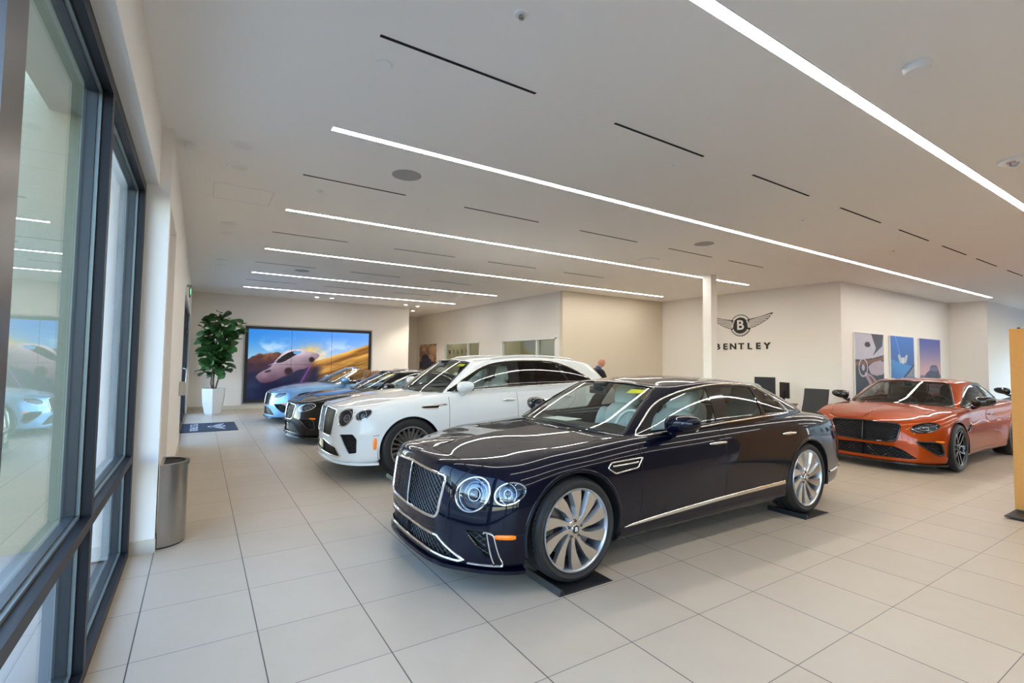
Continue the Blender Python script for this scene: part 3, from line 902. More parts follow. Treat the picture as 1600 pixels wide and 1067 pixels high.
def build_car(name, C, paintm, loc, label, cat='car', wheels='swirl', bright=True, seats='cream', dlo_black=True, convertible=False, detail=1.0, group=None, rim_mats=None, yellow=True, glassm=('side_glass', 'tint_glass', 'tint_glass'), spoke=None, text_plate=None):
    root = empty(name, loc, label, cat, group)
    sf = body_surface(C); hs = house_surface(C)
    L = C['L']; NS = int(150 * detail) + 20; NV = int(56 * (.5 + detail / 2))
    trim = M['chrome'] if bright else M['gloss_black']
    def V_(view, poly, step=.03, closed=True, surf=sf): return surf.inv(view, dens(poly, step, closed))
    def arch(ax):
        r = C['arch']; cz = C['wz'] - .01
        zb = .30
        a0 = math.asin((zb - cz) / r)
        th = np.linspace(math.pi - a0, a0, 40)
        pts = np.stack([ax + r * np.cos(th), cz + r * np.sin(th)], 1)
        # leave straight down to the sill
        P = sf.inv('side', pts)
        lo = np.array([P[0], P[-1]]); lo[:, 1] = 0
        rel0 = np.linspace(P[0], (P[0][0], 0), 5)[1:][::-1]; rel1 = np.linspace(P[-1], (P[-1][0], 0), 5)[1:]
        return np.concatenate([rel0, P, rel1]), P
    a1, a1arc = arch(C['ax'][0]); a2, a2arc = arch(C['ax'][1])
    polys = [('arch_front', a1), ('arch_rear', a2)]
    cab = V_('top', C['cabin'], .05, False); cab[0, 1] = 1; cab[-1, 1] = 1
    polys.append(('cabin', cab))
    gp = C['grille']
    g = V_('front', gp, .025, False); g = g.copy()
    g[0] = (0, g[0][1]); g[-1] = (0, g[-1][1])
    polys.append(('grille', g))
    lampP = []
    for i, ((cy, cz), (ry, rz)) in enumerate(C['lamps']):
        th = np.linspace(0, 2 * math.pi, 40, endpoint=False)
        if C['kind'] == 'coupe':
            pts = np.stack([cy + ry * np.cos(th) + .0 * np.sin(th), cz + rz * np.sin(th) + .20 * ry * np.cos(th)], 1)
        else: pts = np.stack([cy + ry * np.cos(th), cz + rz * np.sin(th)], 1)
        P = sf.inv('front', pts); lampP.append(P); polys.append((f'lamp{i}', P))
    it = V_('front', C['intake'], .03, False); it = it.copy(); it[0] = (0, it[0][1]); it[-1] = (0, it[-1][1])
    polys.append(('intake', it))
    vt = V_('front', C['vent'], .025); polys.append(('vent', vt))
    sv = V_('side', rounded(C['side_vent'], .015), .02); polys.append(('side_vent', sv))
    # rear lamps
    zt = float(pchip(L, C['zsh']))
    th = np.linspace(0, 2 * math.pi, 30, endpoint=False)
    tl = sf.inv('rear', np.stack([.72 + .13 * np.cos(th), zt - .13 + .065 * np.sin(th)], 1)); polys.append(('tail', tl))
    # panels
    def vline(pts, top=.80, bot=None):
        P = sf.inv('side', dens(pts, .04, False))
        return np.concatenate([P, [(P[-1][0], top)]])
    panels = []; lines = []
    zs = lambda x: float(pchip(x, C['zsh'])) - .05
    d = C['doors']
    dl = []
    x0, x1, zb = d[0]
    l0 = vline([(x0 - .01, zb), (x0, .55), (x0 + .005, zs(x0))]); l1 = vline([(x1 + .0, zb), (x1, .55), (x1 - .005, zs(x1))])
    bot = sf.inv('side', dens([(x0 - .01, zb), (x1, zb - .005)], .08, False))
    panels.append(('front_door', np.concatenate([l0[::-1], bot[1:-1], l1])))
    lines += [l0[:], l1[:], bot]
    if C['door_rear']:
        l2 = vline(crom(C['door_rear'], 4, False))
        bot2 = sf.inv('side', dens([(x1, zb - .005), C['door_rear'][0]], .08, False))
        panels.append(('rear_door', np.concatenate([l1[::-1], bot2[1:-1], l2])))
        lines += [l2, bot2]
    hd = V_('top', C['hood'], .05, False); hd = hd.copy(); hd[0] = (hd[0][0], 1) if False else hd[0]
    hd[0, 1] = 1.0
    # the bonnet shut line turns across the nose: close its outline through the middle line
    hoodp = np.concatenate([hd, [(hd[-1][0], 1.0)]])
    panels.append(('bonnet', hoodp)); lines.append(hd)
    # bumper: below a line from the arch to the grille
    zbl = gp[0][1] - .05 if C['kind'] != 'suv' else .60
    yg = .50
    bl_s = sf.inv('side', [(C['ax'][0] - C['arch'] * .985, zbl + .01), (.42, zbl)])
    bl_f = sf.inv('front', dens([(.80, zbl), (.5, zbl), (0, zbl)], .06, False)); bl_f[-1] = (0, bl_f[-1][1])
    bl = np.concatenate([bl_s, bl_f])
    bl = bl[np.argsort(-bl[:, 0])]
    panels.append(('bumper', np.concatenate([[(0, 0)], [(a1[0][0], 0)], bl])))
    lines.append(bl[:len(bl_s) + 3])
    if C['kind'] == 'saloon':
        nose = [(.615, .815), (.565, .72), (.538, .58), (.530, .42)]
        lines.append(sf.inv('front', dens(crom(nose, 4, False), .04, False)))
        nl = sf.inv('front', dens([(.530, .42), (.50, .40), (.25, .375), (0, .37)], .04, False)); nl[-1] = (0, nl[-1][1]); lines.append(nl)
    shell = Shell(sf, polys + panels, NS, NV)
    mp = [paintm]
    shell.panel('body_shell', ['body'], paintm, root, thick=.012)
    shell.panel('bonnet', ['bonnet'], paintm, root, thick=.012)
    shell.panel('front_bumper', ['bumper'], paintm, root, thick=.015)
    for sd in (-1, 1):
        fd = shell.panel('front_door', ['front_door'], paintm, root, side=sd, thick=.012)
        doors = [fd]
        if C['door_rear']: doors.append(shell.panel('rear_door', ['rear_door'], paintm, root, side=sd, thick=.012))
        # handles
        for (h0, h1, hz), dd in zip(C['handles'], doors):
            P = sf.inv('side', dens([(h0, hz), (h1, hz)], .02, False))
            p = sf.pos(P[:, 0], P[:, 1]); n = sf.nor(P[:, 0], P[:, 1])
            bow = np.sin(np.linspace(0, math.pi, len(p)))[:, None] ** .5
            mb = MB(); mb.tube(p + n * (.004 + .024 * bow), np.interp(np.linspace(0, 1, len(p)), [0, .15, .85, 1], [.008, .012, .012, .008]), 8)
            V, Fc = both(mb.V, mb.F, sd)
            mesh_obj('door_handle', V, Fc, paintm if not bright else M['chrome'], dd, smooth=True)
            # cup behind the handle
            c = sf.inv('side', np.stack([(h0 + h1) / 2 + .075 * np.cos(th), hz + .030 * np.sin(th)], 1))
            V = np.concatenate([offp(sf, c, .0012), offp(sf, sf.inv('side', [((h0 + h1) / 2, hz)]), .0012)])
            F2 = [(i, (i + 1) % 30, 30) for i in range(30)]
            V, Fc = both(V, F2, sd); mesh_obj('handle_cup', V, Fc, M['gloss_black'] if paintm != M['white'] else paintm, dd, smooth=True)
    # shut lines
    mb = MB()
    for ln in lines:
        ln = ln[(ln[:, 1] < .80)] if not (ln is hd) else ln
        if len(ln) < 3: continue
        V, Fc = strip_geo(sf, ln, .006, .0006, prof=[(-.5, 0), (.5, 0)])
        V, Fc = mirror_geo(V, Fc); mb.add(V, Fc)
    mb.build('panel_gap', M['void'], root)
    # wheel arches: turned lip and dark liner
    for ax in C['ax']:
        for sd in (-1, 1):
            mb = MB()
            r = C['arch'] + .01; cz = C['wz'] - .01
            th2 = np.linspace(math.pi + .25, -.25, 36)
            V = []; Fc = []
            for i, t_ in enumerate(th2):
                for yy in (.60, .955): V.append((ax + r * math.cos(t_), sd * yy, cz + r * math.sin(t_)))
                V.append((ax + r * .15 * math.cos(t_), sd * .60, cz + r * .15 * math.sin(t_)))
                if i: b = (i - 1) * 3; Fc += [(b, b + 1, b + 4, b + 3), (b + 2, b, b + 3, b + 5)]
            mesh_obj('wheel_arch_liner', V, Fc, M['void'], root, smooth=False)
    for arcp in (a1arc, a2arc):
        V, Fc = strip_geo(sf, arcp, .03, .006, lift=-.002)
        for sd in (-1, 1):
            V2, F2 = both(V, Fc, sd); mesh_obj('wheel_arch_lip', V2, F2, paintm, root, smooth=True)
    # undertray
    mb = MB(); zu = float(np.interp(2, [t[0] for t in C['zb']], [t[1] for t in C['zb']])) + .02
    mb.box(.25, L - .3, -.62, .62, zu, zu + .04)
    mb.box(C['ax'][0] + C['arch'], C['ax'][1] - C['arch'], -.88, .88, zu, zu + .04)
    mb.build('undertray', M['void'], root)
    # black front splitter under the bumper
    q = sf.pos(np.linspace(0, a1[0][0], 24), np.full(24, .085))
    zf = C['zb'][0][1]
    V = []; Fc = []
    for i, pnt in enumerate(q):
        o = sf.nor(np.array([np.linspace(0, a1[0][0], 24)[i]]), np.array([.085]))[0]; o[2] = 0; o /= max(np.linalg.norm(o), 1e-6)
        for dx, z in ((.02, zf + .012), (.02, zf - .012), (-.12, zf - .012), (-.12, zf + .03)):
            V.append((pnt[0] + o[0] * dx, pnt[1] + o[1] * dx, z))
        if i:
            b = (i - 1) * 4
            for j in range(4): Fc.append((b + j, b + (j + 1) % 4, b + 4 + (j + 1) % 4, b + 4 + j))
    V, Fc = mirror_geo(V, Fc); mesh_obj('front_splitter', V, Fc, paintm if C['kind'] == 'saloon' else M['gloss_black'] if C['kind'] == 'coupe' else paintm, root, smooth=True, angle=.6)
    if C['kind'] == 'saloon':
        rp = np.concatenate([sf.inv('side', [(L - .70, .40), (L - .55, .40), (L - .40, .405)]), sf.inv('rear', [(.76, .41), (.55, .415), (.30, .42), (.02, .42)])])
        rp[-1, 0] = 1.0; rp = rp[np.argsort(rp[:, 0])]
        rp = crom(rp, 6, False)
        V, Fc = strip_geo(sf, rp, .022, .008); V, Fc = mirror_geo(V, Fc)
        mesh_obj('rear_bumper_trim', V, Fc, trim, root, smooth=True, angle=.9)
    # grille
    gr = shell.recess('grille', 'grille', .05, M['void'], root)
    P = shell.polys['grille']
    V, Fc = strip_geo(sf, P, .022, .010)
    V, Fc = mirror_geo(V, Fc); mesh_obj('grille_frame', V, Fc, trim if C['kind'] != 'coupe' or bright else M['gloss_black'], gr, smooth=True, angle=.9)
    pitch = {'saloon': .031, 'suv': .030, 'coupe': .042}[C['kind']]
    for off, pt in ((-.010, pitch),):
        lm = lattice_geo(sf, 'front', gp, pt, .8 if C['kind'] != 'coupe' else .6, off, .0027, .02 if detail > .6 else .04)
        V, Fc = mirror_geo(lm.V, lm.F); mesh_obj('grille_mesh', V, Fc, M['mesh_metal'] if C['kind'] != 'coupe' else M['gloss_black'], gr, smooth=True)
    zz = np.linspace(gp[0][1] - .01, gp[-1][1] + .01, 12)
    mb = MB(); pp = sf.pos(np.zeros(12), sf.inv('front', np.stack([zz * 0 + 1e-4, zz], 1))[:, 1])
    mb.tube(pp + np.array([-.006, 0, 0]), .0075, 8); mb.build('grille_bar', trim if C['kind'] != 'coupe' or bright else M['gloss_black'], gr, smooth=True)
    # lower intake and corner vents
    rc = shell.recess('lower_intake', 'intake', .06, M['void'], root)
    lm = lattice_geo(sf, 'front', C['intake'], pitch, .8, -.02, .0035, .025 if detail > .6 else .05)
    V, Fc = mirror_geo(lm.V, lm.F); mesh_obj('intake_mesh', V, Fc, M['gloss_black'], rc, smooth=True)
    itp = np.array(C['intake'])
    if bright and C['kind'] != 'coupe':
        V, Fc = strip_geo(sf, shell.polys['intake'], .020, .008); V, Fc = mirror_geo(V, Fc); mesh_obj('intake_trim', V, Fc, trim, rc, smooth=True, angle=.9)
    for sd in (-1, 1):
        rc = shell.recess('corner_vent', 'vent', .05, M['void'], root, side=sd)
        lm = lattice_geo(sf, 'front', C['vent'], pitch, .8, -.015, .0035, .025 if detail > .6 else .05)
        V, Fc = both(lm.V, lm.F, sd); mesh_obj('vent_mesh', V, Fc, M['gloss_black'], rc, smooth=True)
        if C['kind'] == 'saloon':
            cp = sf.inv('front', dens(rounded([(.775, .432), (.819, .413), (.848, .225), (.84, .205), (.66, .207)], .015), .02, False)[:-3])
            V, Fc = strip_geo(sf, cp[:-1], .014, .010); V, Fc = both(V, Fc, sd); mesh_obj('vent_trim', V, Fc, trim, rc, smooth=True, angle=.9)
            cp = sf.inv('front', dens([(.785, .432), (.812, .225)], .02, False))
            V, Fc = strip_geo(sf, cp, .014, .010); V, Fc = both(V, Fc, sd); mesh_obj('vent_trim', V, Fc, trim, rc, smooth=True, angle=.9)
        elif C['kind'] == 'coupe':
            V, Fc = strip_geo(sf, shell.polys['vent'], .022, .008, closed=True); V, Fc = both(V, Fc, sd); mesh_obj('vent_trim', V, Fc, M['gloss_black'], rc, smooth=True, angle=.9)
        # headlamps
        for i, P in enumerate(lampP):
            (cy, cz), (ry, rz) = C['lamps'][i]
            lp = shell.recess('headlamp', f'lamp{i}', .055, M['lamp_bowl'], root, side=sd)
            V, Fc = strip_geo(sf, P, .016, .012, closed=True); V, Fc = both(V, Fc, sd)
            mesh_obj('lamp_ring', V, Fc, M['chrome'] if bright or C['kind'] == 'saloon' else M['gloss_black'], lp, smooth=True, angle=.9)
            ids = [f'lamp{i}']
            c0 = sf.inv('front', [(cy, cz)])
            Vg, Tg, Ng = shell.geo(ids)
            cpos = sf.pos(c0[:, 0], c0[:, 1])[0]; rad = np.linalg.norm(Vg - cpos, axis=1); rad /= rad.max()
            Vd = Vg + Ng * (.004 + .014 * (1 - rad ** 2))[:, None]
            V, Fc = both(Vd, [tuple(t) for t in Tg], sd)
            mesh_obj('lamp_lens', V, Fc, M['lamp_glass'], lp, smooth=True)
            # inner projector and ring
            n0 = sf.nor(c0[:, 0], c0[:, 1])[0]
            ux = np.cross([0, 0, 1], n0); ux /= np.linalg.norm(ux); uz = np.cross(n0, ux)
            for k, (rs, dep, rt) in enumerate(((.70, -.030, .004), (.40, -.038, .006), (.95, -.012, .004))):
                th3 = np.linspace(0, 2 * math.pi, 28, endpoint=False)
                rrn = (ry * 1.15 if C['kind'] != 'coupe' else ry * 1.2)
                ring = cpos + n0 * dep + np.outer(np.cos(th3) * rrn * rs, ux) + np.outer(np.sin(th3) * rz * rs, uz)
                mb = MB(); mb.tube(ring, rt, 6, closed=True); V, Fc = both(mb.V, mb.F, sd)
                mesh_obj('lamp_bezel', V, Fc, M['lamp_core'] if k else M['dark_chrome'], lp, smooth=True)
            bm = bmesh.new(); bmesh.ops.create_uvsphere(bm, u_segments=16, v_segments=10, radius=rz * .38)
            V = [np.array(v.co) + cpos - n0 * .045 for v in bm.verts]; Fc = [[v.index for v in f.verts] for f in bm.faces]; bm.free()
            V, Fc = both(V, Fc, sd); mesh_obj('projector', V, Fc, M['dark_chrome'], lp, smooth=True)
        # amber side marker
        mx, mz, mw, mh = C['marker']
        mk = sf.inv('side', np.stack([mx + mw * np.sign(np.cos(th)) * np.abs(np.cos(th)) ** .5, mz + mh * np.sign(np.sin(th)) * np.abs(np.sin(th)) ** .5], 1))
        cc = sf.inv('side', [(mx, mz)])
        V = np.concatenate([offp(sf, mk, .001), offp(sf, mk * .85 + cc * .15, .006), offp(sf, cc, .007)])
        F2 = [(i, (i + 1) % 30, (i + 1) % 30 + 30, i + 30) for i in range(30)] + [(30 + i, 30 + (i + 1) % 30, 60) for i in range(30)]
        V, Fc = both(V, F2, sd); mesh_obj('side_marker', V, Fc, M['amber'], root, smooth=True)
        # side vent
        sw = shell.recess('side_vent', 'side_vent', .02, M['void'], root, side=sd)
        V, Fc = strip_geo(sf, shell.polys['side_vent'], .014, .007, closed=True); V, Fc = both(V, Fc, sd)
        mesh_obj('vent_frame', V, Fc, trim, sw, smooth=True, angle=.9)
        bx = np.array(C['side_vent']); xm, zm = bx.mean(0)
        P = sf.inv('side', dens([(bx[:, 0].min() + .05, zm + .004), (bx[:, 0].max() - .06, zm + .012)], .03, False))
        V, Fc = strip_geo(sf, P, .014, .006); V, Fc = both(V, Fc, sd); mesh_obj('vent_blade', V, Fc, trim, sw, smooth=True, angle=.9)
        # sill trim
        if C['strip']:
            P = sf.inv('side', dens(C['strip'], .05, False)); ww = np.interp(np.linspace(0, 1, len(P)), [0, .05, .3, 1], [.004, .022, .034, .038])
            V, Fc = strip_geo(sf, P, ww, .006); V, Fc = both(V, Fc, sd); mesh_obj('sill_trim', V, Fc, trim, root, smooth=True, angle=.9)
        shell.recess('tail_lamp', 'tail', .004, M['red_lens'], root, side=sd)
        for ax in C['ax']: add_wheel(root, C, ax, sd, wheels)
        # mirror
        mx, mz = C['mirror']
        bm = bmesh.new(); bmesh.ops.create_uvsphere(bm, u_segments=24, v_segments=14, radius=1)
        V = []
        for v in bm.verts:
            x, y, z = v.co
            f = (abs(x) ** 2.6 + abs(y) ** 2.6 + abs(z) ** 2.6) ** (-1 / 2.6)
            x, y, z = x * f, y * f, z * f
            xx = x * (.105 if x < 0 else .05); zz_ = z * .078 * (1 - .18 * y)
            V.append((mx + xx + .02 * y, 1.03 + y * .148, mz + .055 + zz_ + .015 * y))
        Fc = [[v.index for v in f.verts] for f in bm.faces]; bm.free()
        V, Fc = both(V, Fc, sd); mr = mesh_obj('door_mirror', V, Fc, paintm if C['kind'] != 'coupe' or bright else M['gloss_black'], root, smooth=True)
        mb = MB(); mb.tube([(mx + .01, .875, mz - .055), (mx, .93, mz - .04), (mx - .01, .98, mz - .01), (mx, 1.0, mz + .03)], [.035, .03, .026, .03], 10)
        V, Fc = both(mb.V, mb.F, sd); mesh_obj('mirror_arm', V, Fc, paintm if C['kind'] != 'coupe' or bright else M['gloss_black'], mr, smooth=True)
        mb = MB(); mb.rbox(mx + .045, mx + .054, .91, 1.13, mz - .005, mz + .115, .02); V, Fc = both(mb.V, mb.F, sd)
        mesh_obj('mirror_glass', V, Fc, M['reflector'], mr, smooth=True, angle=.6)
        mb = MB(); mb.tube([(mx - .075, .92, mz + .018), (mx - .088, 1.0, mz + .02), (mx - .07, 1.09, mz + .025), (mx - .02, 1.148, mz + .03)], .006, 6)
        V, Fc = both(mb.V, mb.F, sd); mesh_obj('turn_repeater', V, Fc, M['dark_chrome'], mr, smooth=True)
    # greenhouse
    wd = hs.inv('front', dens(C['wind'], .04, False)); wd = wd.copy(); wd[0] = (0, wd[0][1]); wd[-1] = (0, wd[-1][1])
    hp = []
    if not convertible:
        rg = hs.inv('rear', dens(C['rear_glass'], .05, False)); rg = rg.copy(); rg[0] = (1, rg[0][1]); rg[-1] = (1, rg[-1][1])
        hp = [('wind', wd), ('rear_glass', rg)]
        dl = hs.inv('side', dens(crom(C['dlo'], 3), .05))
        wins = []
        for nm, wp in C['windows']:
            P = hs.inv('side', dens(rounded(wp, .03), .04)); wins.append((nm, P)); hp.append(('win_' + nm, P))
        hp.append(('dlo', dl))
        hshell = Shell(hs, hp, int(110 * detail) + 10, 44)
        hshell.panel('roof', ['body'], paintm, root, thick=.02)
        for sd in (-1, 1):
            hshell.panel('pillar_trim', ['dlo'], M['gloss_black'], root, side=sd, thick=.015)
            V, Fc = strip_geo(hs, dl, .016, .008, closed=True); V, Fc = both(V, Fc, sd)
            mesh_obj('window_surround', V, Fc, trim, root, smooth=True, angle=.9)
        hshell.panel('windscreen', ['wind'], M['wind_glass'], root, off=-.004)
        hshell.panel('rear_window', ['rear_glass'], M[glassm[1]], root, off=-.004)
        for nm, P in wins:
            gm = {'front': glassm[0], 'rear': glassm[1], 'quarter': glassm[2]}[nm]
            for sd in (-1, 1): hshell.panel(nm + '_window', ['win_' + nm], M[gm], root, side=sd, off=-.006)
            # lining seen through the panes: inner pillars
        # inner lining of the roof
        hshell.panel('headlining', ['body'], M['headliner'] if seats != 'dark' else M['cabin'], root, off=-.025)
        # black band round the windscreen
        V, Fc = strip_geo(hs, wd, .024, .002); V, Fc = mirror_geo(V, Fc); mesh_obj('windscreen_seal', V, Fc, M['gloss_black'], root, smooth=True)
    else:
        wi = wd; c0 = wd.mean(0)
        outer = hs.inv('front', dens([(0, .90), (.3, .90), (.6, .89), (.80, .885), (.80, .95), (.745, 1.02), (.665, 1.14), (.60, 1.25), (.555, 1.325), (.45, 1.342), (.25, 1.357), (0, 1.362)], .04, False))
        outer = outer.copy(); outer[0] = (0, 0.0); outer[-1] = (0, outer[-1][1])
        hp = [('wind', wd), ('frame', outer)]
        hshell = Shell(hs, hp, int(110 * detail) + 10, 44)
        hshell.panel('windscreen_frame', ['frame'], M['chrome'], root, thick=.035)
        hshell.panel('frame_lining', ['frame'], M['satin_black'], root, off=-.035)
        hshell.panel('windscreen', ['wind'], M['wind_glass'], root, off=-.004)
    # wipers
    for y0, y1 in ((-.62, -.02), (-.05, .55)):
        P = hs.inv('front', [(abs(y), float(np.interp(abs(y), [t[0] for t in C['wind'][:4]], [t[1] for t in C['wind'][:4]])) + .02) for y in np.linspace(y0, y1, 12)])
        p = offp(hs, P, .012); p[:, 1] *= np.sign(np.linspace(y0, y1, 12))
        mb = MB(); mb.tube(p, .007, 6); mb.build('wiper', M['satin_black'], root, smooth=True)
    # cabin
    hgt = float(pchip(2.4, C['zsh']))
    zf = {'saloon': .50, 'suv': .66, 'coupe': .44}[C['kind']]
    x0 = C['cabin'][3][0]; x1 = C['cabin'][-3][0]
    mb = MB()
    mb.box(x0 - .3, x1, -.80, .80, zf - .18, zf - .15)
    for sd in (-1, 1):
        mb.box(x0 + .1, x1 - .25, sd * .815 - .01, sd * .815 + .01, zf - .18, hgt - .03)
    mb.box(x0 - .3, x0 - .28, -.78, .78, zf - .18, hgt - .07)
    mb.box(x1 - .02, x1, -.62, .62, zf - .18, hgt - .02)
    mb.build('cabin_tub', M['cabin'], root)
    mb = MB()
    dx = C['cabin'][0][0]
    nd = 24; V = []; Fc = []
    for i in range(nd):
        y = -.74 + 1.48 * i / (nd - 1); e = (abs(y) / .74) ** 2
        xa = float(np.interp(abs(y), [t[1] for t in C['cabin'][:5]], [t[0] for t in C['cabin'][:5]])) - .02
        hood_h = .028 * math.exp(-((y + .37) / .17) ** 2)
        for (x, z) in ((xa, hgt - .035), (xa + .25, hgt - .005 + hood_h * .4), (xa + .5 - .2 * e, hgt - .01 + hood_h), (xa + .6 - .25 * e, hgt - .07), (xa + .58 - .25 * e, hgt - .32)): V.append((x, y, z))
        if i:
            b = (i - 1) * 5
            for j in range(4): Fc.append((b + j, b + 5 + j, b + 6 + j, b + 1 + j))
    dsh = mesh_obj('dashboard', V, Fc, M['dark_leather'], root, smooth=True)
    th = np.linspace(0, 2 * math.pi, 32, endpoint=False)
    wc = np.array([C['cabin'][0][0] + .72, -.37, hgt - .05])
    u = np.array([.35, 0, .94]); v = np.array([0, 1.0, 0])
    mb = MB(); mb.tube([wc + .18 * (math.cos(t_) * v + math.sin(t_) * u) for t_ in th], .016, 8, closed=True)
    mb.tube([wc - v * .17, wc + v * .17], .014, 6); mb.tube([wc, wc - u * .17], .014, 6)
    mb.build('steering_wheel', M['cream'] if seats == 'cream' else M['dark_leather'], root, smooth=True)
    sm = {'cream': (M['cream'], M['cream_shade']), 'dark': (M['dark_leather'], M['dark_leather']), 'tan': (M['tan'], M['tan'])}[seats]
    fx = C['cabin'][0][0] + {'saloon': 1.05, 'suv': 1.05, 'coupe': .98}[C['kind']]
    sh = zf + {'saloon': -.02, 'suv': .0, 'coupe': -.02}[C['kind']]
    for sy in (-.37, .37):
        seat(root, fx, sy, sm[0], sm[1], sh, name='front_seat')
        seat(root, fx + {'saloon': 1.15, 'suv': 1.05, 'coupe': .85}[C['kind']], sy, sm[0], sm[1], sh + .04, name='rear_seat')
    if not convertible:
        # mirror on the windscreen, inner B pillar lining, yellow price tag
        wx = C['roof_x'][0]
        mb = MB(); mb.rbox(wx - .16, wx - .13, -.12, .12, C['house'][0][5] - .13, C['house'][0][5] - .055, .012)
        mb.box(wx - .17, wx - .02, -.05, .05, C['house'][0][5] - .06, C['house'][0][5] - .02)
        mb.build('rear_view_mirror', M['satin_black'], root, smooth=True, angle=.5)
        if yellow:
            wt = C['wind']
            ty, tz = wt[8][0] - .155, wt[8][1] - .045
            P = hs.inv('front', dens([(ty, tz), (ty + .125, tz), (ty + .12, tz + .032), (ty, tz + .035)], .03))
            V = offp(hs, P, -.009); V = [(a, -b, c) for a, b, c in V]
            mesh_obj('yellow_tag', V, [tuple(range(len(V)))], M['yellow'], root)
    if C['kind'] == 'suv':
        for sd in (-1, 1):
            xs = np.linspace(2.25, 4.05, 16)
            P = hs.inv('top', np.stack([xs, np.interp(xs, [2.25, 3, 4.05], [.635, .665, .62])], 1))
            p = offp(hs, P, .03 * np.sin(np.linspace(0, math.pi, 16)) ** .3)
            mb = MB(); mb.tube(p, .014, 8); V, Fc = both(mb.V, mb.F, sd)
            mesh_obj('roof_rail', V, Fc, M['white'], root, smooth=True)
    if C['kind'] == 'coupe' :
        V, Fc = text_mesh('B', .03, .001)
        P = sf.pos(np.array([0.0]), sf.inv('top', [(.06, .001)])[:, 1])[0]
        mb = MB(); mb.lathe([(0, .006), (.018, .005), (.02, 0)], 20, 'z', (P[0] + .03, 0, P[2] + .003))
        for sd in (-1, 1):
            mb.add([(P[0] + .03, sd * .015, P[2] + .008), (P[0] + .025, sd * .085, P[2] + .002), (P[0] + .045, sd * .075, P[2] + .004), (P[0] + .055, sd * .015, P[2] + .01)], [(0, 1, 2, 3)])
        mb.build('nose_badge', M['dark_chrome'], root, smooth=True, angle=.5)
    return root
# ------------------------------------------------------------------ room materials
def tile_material():
    m = bpy.data.materials.new('porcelain_tiles'); m.use_nodes = True
    n = m.node_tree; b = n.nodes['Principled BSDF']
    geo = n.nodes.new('ShaderNodeNewGeometry'); sep = n.nodes.new('ShaderNodeSeparateXYZ')
    n.links.new(geo.outputs['Position'], sep.inputs[0])
    def math_(op, a, bb=None, c=None):
        q = n.nodes.new('ShaderNodeMath'); q.operation = op
        for i, v in enumerate((a, bb, c)):
            if v is None: continue
            if hasattr(v, 'is_output'): n.links.new(v, q.inputs[i])
            else: q.inputs[i].default_value = v
        return q.outputs[0]
    def line(out, w):
        f = math_('ADD', out, 60.3); f = math_('MODULO', f, 0.6); f = math_('SUBTRACT', f, 0.3); f = math_('ABSOLUTE', f)
        return math_('LESS_THAN', f, w / 2)
    lx = line(sep.outputs['X'], .0065); ly = line(sep.outputs['Y'], .0038)
    g = math_('MAXIMUM', lx, ly)
    # per tile tone and a fine cloudy print
    ix = math_('FLOOR', math_('DIVIDE', sep.outputs['X'], .6)); iy = math_('FLOOR', math_('DIVIDE', sep.outputs['Y'], .6))
    cmb = n.nodes.new('ShaderNodeCombineXYZ'); n.links.new(ix, cmb.inputs[0]); n.links.new(iy, cmb.inputs[1])
    wn = n.nodes.new('ShaderNodeTexWhiteNoise'); n.links.new(cmb.outputs[0], wn.inputs['Vector'])
    no = n.nodes.new('ShaderNodeTexNoise'); no.inputs['Scale'].default_value = 3.5; no.inputs['Detail'].default_value = 6; no.inputs['Roughness'].default_value = .65
    n.links.new(geo.outputs['Position'], no.inputs['Vector'])
    v = math_('ADD', math_('MULTIPLY', wn.outputs['Value'], .35), math_('MULTIPLY', no.outputs['Fac'], .75))
    mx = n.nodes.new('ShaderNodeMix'); mx.data_type = 'RGBA'
    mx.inputs[6].default_value = (*S((172, 158, 139)), 1); mx.inputs[7].default_value = (*S((189, 176, 157)), 1)
    n.links.new(v, mx.inputs[0])
    m2 = n.nodes.new('ShaderNodeMix'); m2.data_type = 'RGBA'
    m2.inputs[7].default_value = (*S((70, 66, 66)), 1)
    n.links.new(g, m2.inputs[0]); n.links.new(mx.outputs[2], m2.inputs[6]); n.links.new(m2.outputs[2], b.inputs['Base Color'])
    b.inputs['Roughness'].default_value = .36
    b.inputs['Specular IOR Level'].default_value = .45
    bp = n.nodes.new('ShaderNodeBump'); bp.inputs['Strength'].default_value = .05; bp.inputs['Distance'].default_value = .004
    n.links.new(no.outputs['Fac'], bp.inputs['Height']); n.links.new(bp.outputs[0], b.inputs['Normal'])
    return m
M['tiles'] = tile_material()
M['wall'] = mat('painted_wall', S((237, 232, 225)), rough=.75, bump=(150, .03))
M['ceiling'] = mat('ceiling_paint', S((240, 237, 233)), rough=.8)
M['accent'] = mat('warm_beige_wall', S((222, 210, 190)), rough=.75)
M['taupe'] = mat('taupe_wall', S((112, 104, 94)), rough=.75)
M['base_tile'] = mat('skirting_tile', S((200, 193, 176)), rough=.5, vary=(8, .06))
M['bronze'] = mat('dark_anodised_frame', (0.010, 0.011, 0.014), rough=.45, metal=.0, spec=.3)
M['bronze_light'] = mat('brushed_bronze_post', (0.13, 0.115, 0.11), rough=.32, metal=.9)
M['gasket'] = mat('grey_glazing_bead', (0.04, 0.046, 0.05), rough=.4, metal=.4)
M['bead_light'] = mat('pale_glazing_bead', (0.17, 0.21, 0.215), rough=.35, metal=.3)
M['pane'] = glass_mat('window_glass', (0.95, 0.97, 0.955), ior=1.4)
M['pane_dark'] = glass_mat('solar_glass', (0.62, 0.64, 0.66), ior=1.3)
M['office_pane'] = glass_mat('office_glass', (0.75, 0.80, 0.74))
M['strip'] = mat('linear_light', (1, 1, 1), emit=(1.0, .965, .905), es=STRIP_POWER)
M['spot'] = mat('spot_lamp', (1, 1, 1), emit=(1.0, .88, .70), es=25)
